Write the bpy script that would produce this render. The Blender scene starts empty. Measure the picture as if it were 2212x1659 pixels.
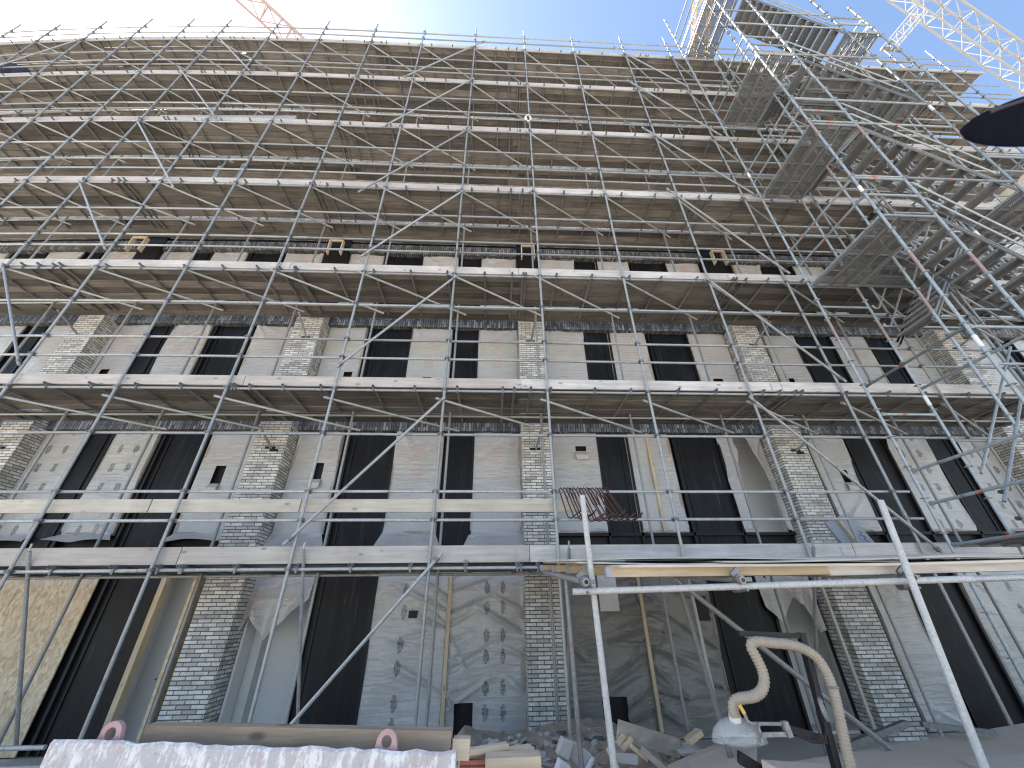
import bpy, math, random
import numpy as np
from mathutils import Vector, Matrix
random.seed(7)
R = math.radians
H = 1.8                      # eye height above the site ground; everything below is measured from the eye
S = bpy.context.scene
COL = S.collection

# ------------------------------------------------------------------ camera
cam = bpy.data.cameras.new('camera'); co = bpy.data.objects.new('camera', cam); COL.objects.link(co)
cam.sensor_width = 36; cam.lens = 844.7 / 2212 * 36; cam.clip_start = 0.02; cam.clip_end = 2000
_p, _y, _r = 0.534636, 0.050617, 0.013375
fwd = Vector((math.sin(_y) * math.cos(_p), math.cos(_y) * math.cos(_p), math.sin(_p)))
rt = Vector((math.cos(_y), -math.sin(_y), 0)); up = rt.cross(fwd)
r2 = math.cos(_r) * rt - math.sin(_r) * up; u2 = math.sin(_r) * rt + math.cos(_r) * up
M = Matrix((r2, u2, -fwd)).transposed().to_4x4(); M.translation = (0, 0, H); co.matrix_world = M
cam.dof.use_dof = True; cam.dof.focus_distance = 7.0; cam.dof.aperture_fstop = 4.0
S.camera = co
# ------------------------------------------------------------------ light
SUN_AZ, SUN_EL = R(-68), R(52)             # azimuth from straight ahead, to the left, behind the building
W = bpy.data.worlds.new('World'); S.world = W; W.use_nodes = True
wn = W.node_tree.nodes; wl = W.node_tree.links
sky = wn.new('ShaderNodeTexSky'); sky.sky_type = 'NISHITA'; sky.sun_disc = False
sky.sun_elevation = SUN_EL; sky.sun_rotation = SUN_AZ
sky.air_density = 1.0; sky.dust_density = .8; sky.ozone_density = .7; sky.altitude = 0
wn['Background'].inputs['Strength'].default_value = 0.105
wl.new(sky.outputs[0], wn['Background'].inputs[0])
sl = bpy.data.lights.new('sun', 'SUN'); sl.energy = 4.4; sl.angle = R(0.5); sl.color = (1, .95, .88)
so = bpy.data.objects.new('sun', sl); COL.objects.link(so)
sd = Vector((math.sin(SUN_AZ) * math.cos(SUN_EL), math.cos(SUN_AZ) * math.cos(SUN_EL), math.sin(SUN_EL)))
so.rotation_euler = sd.to_track_quat('Z', 'Y').to_euler()
so.location = (-30, 30, 60)
S.view_settings.view_transform = 'Standard'; S.view_settings.look = 'None'
S.view_settings.exposure = 1.85; S.view_settings.gamma = 1
S.cycles.filter_width = 1.2; S.cycles.max_bounces = 7; S.cycles.diffuse_bounces = 5; S.cycles.transparent_max_bounces = 12

# ------------------------------------------------------------------ materials
class N:
    def __init__(s, name):
        s.m = bpy.data.materials.new(name); s.m.use_nodes = True
        s.t = s.m.node_tree; s.b = s.t.nodes['Principled BSDF']
    def n(s, typ, **k):
        x = s.t.nodes.new('ShaderNode' + typ)
        for a, v in k.items():
            if a in x.inputs: x.inputs[a].default_value = v
            else: setattr(x, a, v)
        return x
    def l(s, a, b): s.t.links.new(a, b)
    def obj(s, scale=(1, 1, 1), src='Object'):
        c = s.n('TexCoord'); mp = s.n('Mapping'); mp.inputs['Scale'].default_value = scale
        s.l(c.outputs[src], mp.inputs[0]); return mp.outputs[0]
    def noise(s, vec, scale=5., detail=4., rough=.6):
        x = s.n('TexNoise'); x.inputs['Scale'].default_value = scale; x.inputs['Detail'].default_value = detail
        x.inputs['Roughness'].default_value = rough; s.l(vec, x.inputs['Vector']); return x.outputs['Fac']
    def ramp(s, fac, stops):
        x = s.n('ValToRGB'); e = x.color_ramp.elements
        while len(e) < len(stops): e.new(.5)
        for el, (p, c) in zip(e, stops):
            el.position = p; el.color = (*c, 1) if len(c) == 3 else c
        s.l(fac, x.inputs[0]); return x.outputs[0]
    def mix(s, f, a, b, mode='MIX'):
        x = s.n('Mix', data_type='RGBA', blend_type=mode)
        for v, i in ((f, x.inputs[0]), (a, x.inputs[6]), (b, x.inputs[7])):
            if isinstance(v, bpy.types.NodeSocket): s.l(v, i)
            elif isinstance(v, (int, float)): i.default_value = v
            else: i.default_value = (*v, 1)
        return x.outputs[2]
    def math(s, op, a, b=0.):
        x = s.n('Math', operation=op)
        for v, i in ((a, x.inputs[0]), (b, x.inputs[1])):
            if isinstance(v, bpy.types.NodeSocket): s.l(v, i)
            else: i.default_value = v
        return x.outputs[0]
    def rnd(s): return s.n('ObjectInfo').outputs['Random']
    def attr(s, nm):
        x = s.n('Attribute'); x.attribute_name = nm; return x.outputs['Fac']
    def bump(s, h, dist=.005, strength=.6):
        x = s.n('Bump'); x.inputs['Distance'].default_value = dist; x.inputs['Strength'].default_value = strength
        s.l(h, x.inputs['Height']); s.l(x.outputs[0], s.b.inputs['Normal'])
    def base(s, c, rough=.6, metal=0.):
        if isinstance(c, bpy.types.NodeSocket): s.l(c, s.b.inputs['Base Color'])
        else: s.b.inputs['Base Color'].default_value = (*c, 1)
        if isinstance(rough, bpy.types.NodeSocket): s.l(rough, s.b.inputs['Roughness'])
        else: s.b.inputs['Roughness'].default_value = rough
        s.b.inputs['Metallic'].default_value = metal; return s.m

def m_steel(name, a, b, metal=.45, rough=.42, rust=.0):
    k = N(name); v = k.obj()
    n1 = k.noise(v, 9, 5); n2 = k.noise(v, 60, 3)
    c = k.ramp(n1, [(.3, a), (.7, b)])
    c = k.mix(.5, c, k.ramp(n2, [(.35, tuple(x * .7 for x in a)), (.65, b)]))
    c = k.mix(k.math('MULTIPLY', k.rnd(), .55), c, tuple(x * .55 for x in a))
    if rust:
        c = k.mix(k.ramp(k.noise(v, 4, 6, .7), [(.62 - rust, (0, 0, 0)), (.70, (.8, .8, .8))]), c, (.20, .10, .075))
    k.bump(n2, .001, .3)
    return k.base(c, k.ramp(n1, [(.3, (rough - .1,) * 3), (.7, (rough + .15,) * 3)]), metal)
STEEL = m_steel('galvanised_tube', (.29, .295, .285), (.53, .535, .52), .3, .45, rust=.012)
STEEL_T = m_steel('tower_tube', (.27, .30, .31), (.48, .52, .53), .35, .45, rust=.03)
DARKSTEEL = m_steel('coupler_steel', (.16, .17, .18), (.30, .31, .32), .6, .5, .06)
PLATE = m_steel('platform_steel', (.19, .19, .185), (.32, .32, .31), .3, .55)
STEEL_SHADE = m_steel('shaded_tube', (.24, .24, .235), (.44, .44, .43), .3, .5)  # galvanised tube colour darkened to stand in for shade on the inner poles
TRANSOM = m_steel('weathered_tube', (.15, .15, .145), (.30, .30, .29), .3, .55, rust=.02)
WHITESTEEL = m_steel('painted_white_steel', (.36, .345, .33), (.52, .50, .46), 0, .5)
REDSTEEL = m_steel('painted_red_steel', (.50, .13, .09), (.60, .20, .14), 0, .5)
YELSTEEL = m_steel('painted_yellow_steel', (.60, .36, .08), (.68, .44, .12), 0, .5)
RUST = m_steel('rusty_bar', (.055, .028, .022), (.12, .055, .04), .2, .75)

def m_paint(name, c, rough=.6):
    k = N(name); k.b.inputs['Specular IOR Level'].default_value = .25; v = k.obj(); n = k.noise(v, 25, 4)
    return k.base(k.mix(n, tuple(x * .75 for x in c), tuple(min(1, x * 1.15) for x in c)), rough)
ORANGE = m_paint('orange_paint_band', (.46, .17, .12)); WHITEP = m_paint('white_tape', (.75, .75, .74)); BLACKP = m_paint('black_metal', (.015, .015, .017), .45)

def m_wood(name, dark, light, axis=0, knots=True, tonevar=.6, rough=.8, scale=1.):
    k = N(name)
    sc = [14 * scale] * 3; sc[axis] = .9 * scale
    c0 = k.n('TexCoord'); rv = k.n('Combine' + 'XYZ'); k.l(k.rnd(), rv.inputs[axis])
    off = k.n('VectorMath', operation='MULTIPLY_ADD'); k.l(rv.outputs[0], off.inputs[0]); off.inputs[1].default_value = (37, 37, 37)
    k.l(c0.outputs['Object'], off.inputs[2])
    tn = k.attr('tone')
    cb = k.n('CombineXYZ'); k.l(k.math('MULTIPLY', tn, 31.), cb.inputs[axis])
    ad = k.n('VectorMath', operation='ADD'); k.l(off.outputs[0], ad.inputs[0]); k.l(cb.outputs[0], ad.inputs[1])
    mp = k.n('Mapping'); mp.inputs['Scale'].default_value = sc; k.l(ad.outputs[0], mp.inputs[0])
    g = k.noise(mp.outputs[0], 1.6, 7, .65)
    big = k.noise(ad.outputs[0], 1.3, 4, .6)
    c = k.ramp(g, [(.28, dark), (.72, light)])
    c = k.mix(k.ramp(big, [(.4, (0, 0, 0)), (.75, (.55, .55, .55))]), c, tuple(x * .6 for x in dark))
    if tonevar > .65:
        vr = k.n('MapRange'); k.l(tn, vr.inputs[0]); vr.inputs[3].default_value = .5; vr.inputs[4].default_value = 1.45
        cv = k.n('CombineXYZ'); [k.l(vr.outputs[0], cv.inputs[q]) for q in range(3)]
        c = k.mix(1., c, cv.outputs[0], 'MULTIPLY')
    else: c = k.mix(k.math('MULTIPLY', tn, tonevar), c, k.mix(.5, tuple(x * .55 for x in dark), (dark[0] * .9, dark[1] * .72, dark[2] * .55)))
    if knots:
        sk = [5.] * 3; sk[axis] = 2.2
        m2 = k.n('Mapping'); m2.inputs['Scale'].default_value = sk; k.l(ad.outputs[0], m2.inputs[0])
        vo = k.n('TexVoronoi'); vo.inputs['Scale'].default_value = 1.; k.l(m2.outputs[0], vo.inputs['Vector'])
        c = k.mix(k.ramp(vo.outputs['Distance'], [(.06, (.75, .75, .75)), (.13, (0, 0, 0))]), c, tuple(x * .4 for x in dark))
    k.bump(g, .002, .5)
    return k.base(c, rough)
PLANK = m_wood('weathered_scaffold_plank', (.085, .073, .061), (.245, .214, .178), tonevar=.7)
TOEB = m_wood('pale_toe_board', (.40, .365, .335), (.66, .62, .575), tonevar=.5)
PINE = m_wood('fresh_pine', (.50, .38, .24), (.70, .58, .42), tonevar=.3)
PINEZ = m_wood('fresh_pine_upright', (.50, .38, .24), (.70, .58, .42), axis=2, tonevar=.3)
BROWNW = m_wood('brown_timber', (.22, .155, .105), (.48, .37, .26), tonevar=.2)
GREYW = m_wood('grey_timber', (.26, .225, .19), (.48, .43, .375), tonevar=.3)

def m_brick(name, cols, mortar, bw=.222, rh=.0605, wet=.0):
    k = N(name); c0 = k.n('TexCoord'); uv = c0.outputs['UV']
    dn = k.noise(uv, 7, 3); dv = k.n('VectorMath', operation='MULTIPLY_ADD')
    nz = k.n('TexNoise'); nz.inputs['Scale'].default_value = 14; k.l(uv, nz.inputs['Vector'])
    k.l(nz.outputs['Color'], dv.inputs[0]); dv.inputs[1].default_value = (.006, .006, 0); k.l(uv, dv.inputs[2])
    br = k.n('TexBrick'); br.offset = .5; br.inputs['Scale'].default_value = 1
    br.inputs['Brick Width'].default_value = bw; br.inputs['Row Height'].default_value = rh
    br.inputs['Mortar Size'].default_value = .0075; br.inputs['Mortar Smooth'].default_value = .25; br.inputs['Bias'].default_value = -.1
    br.inputs['Color1'].default_value = (0, 0, 0, 1); br.inputs['Color2'].default_value = (1, 1, 1, 1); br.inputs['Mortar'].default_value = (.5, .5, .5, 1)
    k.l(dv.outputs[0], br.inputs['Vector'])
    tone = k.ramp(br.outputs['Color'], [(0., cols[0]), (.3, cols[1]), (.65, cols[2]), (1., cols[3])])
    m1 = k.noise(uv, 34, 6, .75); m2 = k.noise(uv, 3.1, 4)
    tone = k.mix(k.ramp(m1, [(.50, (0, 0, 0)), (.70, (.7, .7, .7))]), tone, tuple(x * .36 for x in cols[1]))
    tone = k.mix(k.ramp(m2, [(.36, (.4, .4, .4)), (.55, (0, 0, 0))]), tone, tuple(x * .55 for x in cols[0]))
    c = k.mix(br.outputs['Fac'], tone, mortar)
    hgt = k.math('SUBTRACT', k.math('MULTIPLY', m1, .35), br.outputs['Fac'])
    k.bump(hgt, .008, 1.)
    return k.base(c, .88)
BRICK = m_brick('white_grey_brick', [(.42, .405, .38), (.62, .60, .56), (.72, .70, .66), (.80, .78, .74)], (.10, .096, .09))
SOLDIER = m_brick('dark_lintel_brick', [(.07, .068, .066), (.13, .125, .12), (.20, .195, .185), (.38, .36, .34)], (.02, .02, .02))

def m_membrane():
    k = N('black_membrane'); v = k.obj((7, 7, .35)); n = k.noise(v, 1.4, 6, .7); f = k.noise(k.obj((40, 40, .8)), 1, 4)
    dust = k.noise(k.obj(), 1.6, 5)
    c = k.ramp(n, [(.35, (.004, .004, .005)), (.6, (.009, .0095, .012)), (.8, (.05, .052, .056))])
    c = k.mix(k.ramp(dust, [(.5, (0, 0, 0)), (.8, (.5, .5, .5))]), c, (.028, .03, .034))
    c = k.mix(k.ramp(f, [(.66, (0, 0, 0)), (.74, (.5, .5, .5))]), c, (.20, .20, .20))
    k.bump(n, .004, .4)
    k.b.inputs['Specular IOR Level'].default_value = .22
    return k.base(c, .5)
MEMB = m_membrane(); BLACK = m_paint('black_frame', (.012, .012, .014), .5)

def m_plastic(name, a, b, print_c=None):
    k = N(name); v = k.obj(); n = k.noise(v, 2.2, 5, .6); f = k.noise(k.obj((3, 3, 60)), 1, 3)
    c = k.mix(n, a, b); c = k.mix(k.math('MULTIPLY', f, .18), c, tuple(x * .6 for x in a))
    sp = k.noise(v, 46, 2); c = k.mix(k.ramp(sp, [(.72, (0, 0, 0)), (.78, (.5, .5, .5))]), c, (.72, .71, .69))
    if print_c: c = k.mix(k.ramp(k.noise(v, 60, 3), [(.35, (.2, .2, .2)), (.6, (.85, .85, .85))]), c, print_c)
    mp = k.n('Mapping'); c0 = k.n('TexCoord'); k.l(c0.outputs['Object'], mp.inputs[0]); mp.inputs['Rotation'].default_value = (0, .7, 0); mp.inputs['Scale'].default_value = (1.1, 1, 9)
    st = k.noise(mp.outputs[0], 1.3, 3, .5); cr = k.noise(k.obj((1, 1, 1)), 5, 4)
    k.bump(k.math('ADD', k.math('MULTIPLY', st, .8), k.math('MULTIPLY', cr, .7)), .06, .5)
    k.b.inputs['Specular IOR Level'].default_value = .55
    return k.base(c, .22)
FILM = m_plastic('thin_clear_film', (.27, .265, .25), (.36, .35, .335)); FILM.node_tree.nodes['Principled BSDF'].inputs['Alpha'].default_value = .68
SHEET = m_plastic('translucent_sheet', (.38, .372, .36), (.53, .52, .505))
PR_BLK = m_plastic('sheet_black_print', (.42, .41, .39), (.52, .51, .49), (.035, .035, .035))
PR_RED = m_plastic('sheet_red_print', (.46, .45, .43), (.56, .54, .52), (.42, .28, .24))

def m_simple(name, a, b, sc=3., rough=.8, bump=0.):
    k = N(name); n = k.noise(k.obj(), sc, 6, .65); c = k.mix(n, a, b)
    if bump: k.bump(k.noise(k.obj(), sc * 6, 5), bump, .7)
    return k.base(c, rough)
PLASTER = m_simple('grey_plaster', (.64, .63, .61), (.72, .71, .69), 1.5)
CONCRETE = m_simple('raw_concrete', (.34, .325, .30), (.50, .485, .455), 6, .9, .004)
GROUND = m_simple('site_ground', (.47, .425, .36), (.62, .565, .485), 1.1, .95, .02)
SOIL = m_simple('soil_rubble', (.26, .205, .15), (.46, .385, .30), 5, .95, .03)
GREYB = m_simple('blue_grey_board', (.25, .27, .31), (.34, .36, .40), 2, .6)
DUSTB = m_simple('dusty_board', (.50, .42, .335), (.66, .57, .47), 4, .85, .003)
HOSE = m_simple('beige_hose', (.24, .20, .15), (.38, .32, .25), 14, .6)
NAVY = m_simple('navy_cloth', (.0022, .0024, .006), (.006, .0065, .015), 60, .95, .002); NAVY.node_tree.nodes['Principled BSDF'].inputs['Specular IOR Level'].default_value = .05
BLUE = m_simple('blue_cloth', (.012, .015, .035), (.03, .04, .085), 8, .9)
ROPE = m_simple('white_rope', (.62, .62, .60), (.75, .75, .72), 40, .9)
PALE = m_simple('pale_polystyrene', (.52, .51, .49), (.68, .67, .645), 4, .8, .003)
def m_osb():
    k = N('osb_board'); v = k.obj((16, 16, 9)); vo = k.n('TexVoronoi'); vo.inputs['Scale'].default_value = 1.6
    d = k.n('VectorMath', operation='ADD'); nz = k.n('TexNoise'); nz.inputs['Scale'].default_value = .8; k.l(v, nz.inputs['Vector'])
    k.l(v, d.inputs[0]); k.l(nz.outputs['Color'], d.inputs[1]); k.l(d.outputs[0], vo.inputs['Vector'])
    c = k.ramp(vo.outputs['Color'], [(.1, (.42, .32, .20)), (.5, (.60, .485, .335)), (.9, (.74, .63, .47))])
    c = k.mix(k.math('MULTIPLY', k.noise(k.obj(), 2.2, 4), .5), c, (.40, .30, .19))
    k.bump(vo.outputs['Distance'], .003, .4); return k.base(c, .7)
OSB = m_osb()
def m_ballast():
    k = N('peeling_pink_concrete'); v = k.obj(); n = k.noise(k.obj((14, 14, 5)), 1.4, 8, .78); r = k.noise(v, 5.5, 6, .7)
    c = k.mix(k.ramp(r, [(.50, (0, 0, 0)), (.66, (1, 1, 1))]), (.46, .445, .45), (.46, .37, .37))
    c = k.mix(k.ramp(n, [(.48, (0, 0, 0)), (.56, (1, 1, 1))]), c, (.72, .70, .69))
    c = k.mix(k.ramp(k.noise(v, 15, 6, .7), [(.60, (0, 0, 0)), (.70, (.7, .7, .7))]), c, (.25, .17, .16))
    k.bump(n, .01, .8); return k.base(c, .85)
BALLAST = m_ballast(); EYERED = m_simple('faded_red_paint', (.30, .17, .17), (.50, .36, .36), 12, .8, .004)
def m_perf():
    k = N('perforated_deck'); c0 = k.n('TexCoord'); sp = k.n('SeparateXYZ'); k.l(c0.outputs['Object'], sp.inputs[0])
    sx = k.math('SINE', k.math('MULTIPLY', sp.outputs[0], 2 * math.pi / .05)); sy = k.math('SINE', k.math('MULTIPLY', sp.outputs[1], 2 * math.pi / .03))
    h = k.math('GREATER_THAN', k.math('MULTIPLY', sx, sy), .30)
    tr = k.n('BsdfTransparent'); mx = k.n('MixShader'); k.l(h, mx.inputs[0])
    n = k.noise(k.obj(), 5, 5); k.base(k.mix(n, (.12, .12, .115), (.22, .22, .21)), .55, .3)
    k.l(k.b.outputs[0], mx.inputs[1]); k.l(tr.outputs[0], mx.inputs[2])
    k.l(mx.outputs[0], k.t.nodes['Material Output'].inputs['Surface']); return k.m
PERF = m_perf()
def m_clear():
    k = N('clear_hood'); k.base((.66, .67, .66), .25); k.b.inputs['Alpha'].default_value = .30; return k.m
CLEAR = m_clear()

# ------------------------------------------------------------------ mesh helpers
def g(x):                                   # the facade and its scaffold bend gently away on the left
    return .0031 * (x + 5) ** 2 if x < -5 else 0.
class MB:
    def __init__(s): s.v = []; s.f = []; s.m = []; s.t = []
    def add(s, vs, fs, m=0, t=0.):
        o = len(s.v); s.v += [tuple(v) for v in vs]; s.f += [tuple(i + o for i in f) for f in fs]
        s.m += [m] * len(fs); s.t += [t] * len(fs); return s
    def box(s, x0, x1, y0, y1, z0, z1, m=0, t=0., step=2.):
        n = max(1, math.ceil((x1 - x0) / step)) if x0 < -4 else 1
        vs = []; fs = []
        for i in range(n + 1):
            x = x0 + (x1 - x0) * i / n; vs += [(x, y0, z0), (x, y1, z0), (x, y1, z1), (x, y0, z1)]
        for i in range(n):
            a = 4 * i
            for j in range(4): fs.append((a + j, a + (j + 1) % 4, a + 4 + (j + 1) % 4, a + 4 + j))
        fs = [f[::-1] for f in fs]
        fs += [(0, 1, 2, 3), (4 * n + 3, 4 * n + 2, 4 * n + 1, 4 * n)]
        return s.add(vs, [f[::-1] for f in fs], m, t)
    def bar(s, p0, p1, w, h, upv=(0, 0, 1), m=0, t=0.):
        p0, p1 = Vector(p0), Vector(p1); d = (p1 - p0).normalized(); u = Vector(upv)
        a = d.cross(u).normalized() * w / 2; b = a.cross(d).normalized() * h / 2
        vs = [p0 - a - b, p0 + a - b, p0 + a + b, p0 - a + b, p1 - a - b, p1 + a - b, p1 + a + b, p1 - a + b]
        return s.add(vs, [(0, 3, 2, 1), (4, 5, 6, 7), (0, 1, 5, 4), (1, 2, 6, 5), (2, 3, 7, 6), (3, 0, 4, 7)], m, t)
    def path(s, pts, r, n=9, m=0, hollow=False, cap=True, t=0., radii=None):
        P = [Vector(p) for p in pts]; vs = []; fs = []; prev = None
        for i, p in enumerate(P):
            d = (P[min(i + 1, len(P) - 1)] - P[max(i - 1, 0)]).normalized()
            if prev is None:
                a = d.cross(Vector((0, 0, 1)) if abs(d.z) < .9 else Vector((0, 1, 0))).normalized()
            else: a = (prev - d * prev.dot(d)).normalized()
            prev = a; b = d.cross(a); rr = radii[i] if radii else r
            vs += [p + (a * math.cos(2 * math.pi * k / n) + b * math.sin(2 * math.pi * k / n)) * rr for k in range(n)]
        for i in range(len(P) - 1):
            for k in range(n): fs.append((i * n + k, i * n + (k + 1) % n, (i + 1) * n + (k + 1) % n, (i + 1) * n + k))
        o = len(P) * n
        if cap and not hollow: fs.append(tuple(range(n - 1, -1, -1)))
        if cap: fs.append(tuple(range(o - n, o)))
        if hollow:                            # open end at the first point
            d = (P[1] - P[0]).normalized()
            for dist, rr in ((0, .74), (.12, .74)):
                c = P[0] + d * dist; vs += [c + (Vector(vs[k]) - P[0]) * rr for k in range(n)]
            for k in range(n):
                k1 = (k + 1) % n
                fs += [(k1, k, o + k, o + k1), (o + k1, o + k, o + n + k, o + n + k1)]
            fs.append(tuple(o + n + k for k in range(n - 1, -1, -1)))
        return s.add(vs, fs, m, t)
    def tube(s, a, b, r=.0242, n=9, m=0, hollow=False, t=0.): return s.path([a, b], r, n, m, hollow, t=t)
    def ring(s, c, nrm, R_, r, n=20, k=6, m=0, sx=1.):
        c = Vector(c); nrm = Vector(nrm).normalized(); a = nrm.orthogonal().normalized(); b = nrm.cross(a); vs = []; fs = []
        for i in range(n):
            th = 2 * math.pi * i / n; d = a * math.cos(th) + b * math.sin(th) * sx
            vs += [c + d * (R_ + r * math.cos(2 * math.pi * j / k)) + nrm * r * math.sin(2 * math.pi * j / k) for j in range(k)]
        for i in range(n):
            for j in range(k):
                i1, j1 = (i + 1) % n, (j + 1) % k; fs.append((i * k + j, i1 * k + j, i1 * k + j1, i * k + j1))
        return s.add(vs, fs, m)
    def build(s, name, mats, parent=None, warp=False, uv=None, smooth=True, ang=40):
        vs = [(x, y + g(x), z) for x, y, z in s.v] if warp else s.v
        me = bpy.data.meshes.new(name); me.from_pydata([(x, y, z + H) for x, y, z in vs], [], s.f)
        for m_ in (mats if isinstance(mats, (list, tuple)) else [mats]): me.materials.append(m_)
        me.polygons.foreach_set('material_index', s.m)
        at = me.attributes.new('tone', 'FLOAT', 'FACE'); at.data.foreach_set('value', s.t)
        if uv:
            L = me.uv_layers.new(name='UVMap')
            for p in me.polygons:
                nx, ny, nz = p.normal
                for li in p.loop_indices:
                    x, y, z = me.vertices[me.loops[li].vertex_index].co
                    u = (x + .11 if abs(ny) > abs(nx) else -y) if abs(nz) < .7 else x
                    q = z if abs(nz) < .7 else y
                    L.data[li].uv = (u, q) if uv == 'run' else (q, u)
        if smooth: me.shade_smooth(); me.set_sharp_from_angle(angle=R(ang))
        me.update()
        o = bpy.data.objects.new(name, me); COL.objects.link(o)
        if parent:
            o.parent = parent; o.matrix_parent_inverse = Matrix.Translation(-parent.location)
        return o
def tag(o, label, cat=None, group=None, kind=None):
    if label: o['label'] = label
    if cat: o['category'] = cat
    if group: o['group'] = group
    if kind: o['kind'] = kind
    return o
def thing(name, label, cat, loc=(0, 0, 0), group=None):
    o = bpy.data.objects.new(name, None); COL.objects.link(o); o.empty_display_size = .2
    return tag(o, label, cat, group)
def dup(o, mat, parent=None, name=None):
    c = o.copy(); COL.objects.link(c); c.matrix_basis = mat
    if parent: c.parent = parent; c.matrix_parent_inverse = Matrix.Translation(-parent.location)
    return c

# ------------------------------------------------------------------ ground
b = MB(); b.box(-250, 250, -250, 250, -2.1, -1.8, step=9999)
tag(b.build('ground', GROUND, smooth=False), None, None, None, 'structure')

# ------------------------------------------------------------------ levels and poles
LV = [.607, 3.597, 6.577, 9.669, 12.703, 15.751, 18.563]
RAIL = [(1.731, 1.29), (4.30, 4.74), (7.32, 7.69), (10.32, 10.76), (13.44, 13.80), (16.47, 16.83), (19.22, 19.74)]
HIGH = [2.721, 5.65, 8.64, 11.57, 14.63, 17.52]
PX = {-11: -18.9, -10: -17.15, -9: -15.385, -8: -13.652, -7: -11.978, -6: -10.506, -5: -8.594, -4: -6.72, -3: -4.817, -2: -2.921, -1: -.927, 0: .979, 1: 2.885, 2: 4.869, 3: 6.716, 4: 8.71, 5: 10.57, 6: 12.45, 7: 14.3, 8: 16.2, 9: 18.1}
YF, YI, YB, YW = 6.30, 7.40, 8.00, 8.42
XMIN = [-9.6, -11.5, -13.6, -16.5, -19.0, -20, -20]; XMAX = [9.5, 12, 14, 16, 18, 19.5, 19.5]

# ------------------------------------------------------------------ the brick building
bld = thing('brick_building', 'unfinished building with pale brick piers and sheeted windows behind the scaffold', 'building', (0, 8.3, 0))
PIERS = [(-21.9, -21.25), (-16.2, -15.55), (-10.5, -9.88), (-5.1, -4.42), (.6, 1.22), (6.36, 7.03), (12.05, 12.75), (17.8, 18.45)]
LB = [.80, 3.645, 6.655, 9.44]                       # lintel undersides, ground floor upward
for i, (a, c) in enumerate(PIERS):
    b = MB(); b.box(a, c, YB, YW + .06, -1.85, 6.98)
    p = b.build('pier', BRICK, bld, warp=True, uv='run', smooth=False)
    for lz in (3.52, 6.43):
        if 1 <= i <= 6:
            m_ = MB(); xc = a + .34 + (.06 if i % 2 else -.03)
            m_.box(xc - .13, xc + .09, YB - .004, YB + .02, lz - .44, lz - .385)
            m_.box(xc - .02, xc + .16, YB - .004, YB + .02, lz - .50, lz - .44) if i in (3, 5) else None
            m_.build('putlog_hole', BLACK, p, warp=True, smooth=False)
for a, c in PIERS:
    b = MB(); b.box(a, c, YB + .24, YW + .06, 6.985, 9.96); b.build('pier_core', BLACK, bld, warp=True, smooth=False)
# top wall, rear mass
b = MB(); b.box(-22, 18.4, YB + .14, YW + .1, 9.95, 18.2); b.build('upper_wall', BRICK, bld, warp=True, uv='run', smooth=False)
b = MB(); b.box(-30, 26, 11.3, 20, -1.85, 18.3, step=99); b.box(-30, 26, 9.4, 11.3, 17.9, 18.3, step=99); b.build('rear_block', CONCRETE, bld, smooth=False)
BAYS = {}
def bay(i): return PIERS[i][1], PIERS[i + 1][0]
W_, D_, O_ = 'W', 'D', 'O'
nar = lambda x: [(W_, x + .12, x + 1.16), (D_, x + 1.20, x + 1.84), (W_, x + 1.86, x + 2.84), (D_, x + 2.98, x + 3.98), (W_, x + 4.08, x + 5.1)]
LAY = {0: [(W_, -21.1, -20.2), (D_, -20.1, -19.5), (W_, -19.4, -18.4), (D_, -18.3, -17.3), (W_, -17.2, -16.3)],
       1: [(W_, -15.45, -14.5), (D_, -14.3, -13.35), (W_, -13.25, -12.25), (D_, -12.15, -11.6), (W_, -11.55, -10.6)],
       2: [(W_, -9.92, -9.0), (D_, -8.97, -8.46), (W_, -8.42, -7.46), (D_, -7.28, -6.38), (W_, -6.28, -5.2)],
       3: [(W_, -4.38, -3.42), (D_, -3.24, -2.27), (W_, -2.22, -1.17), (D_, -1.05, -.5), (W_, -.47, .58)],
       4: [(W_, 1.34, 2.38), (D_, 2.42, 3.06), (W_, 3.07, 4.07), (D_, 4.2, 5.22), (W_, 5.29, 6.3)],
       5: [(W_, 7.44, 8.3), (D_, 8.33, 9.32), (W_, 9.36, 10.38), (D_, 10.46, 11.06), (W_, 11.1, 12.0)],
       6: [(W_, 13.0, 14.0), (D_, 14.1, 14.7), (W_, 14.75, 15.75), (D_, 15.8, 16.75), (W_, 16.8, 17.7)]}
GLAY = {0: LAY[0], 1: LAY[1],
        2: [('OSB', -9.8, -7.25), (D_, -7.08, -6.14), (O_, -6.09, -5.33)],
        3: [(O_, -4.38, -3.36), (D_, -3.28, -2.22), (W_, -2.18, .6)],
        4: [(W_, 1.34, 4.16), (D_, 4.2, 5.34), (O_, 5.38, 6.32)],
        5: [(W_, 7.44, 8.22), (D_, 8.26, 9.3), (W_, 9.4, 11.9)], 6: LAY[6]}

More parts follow.
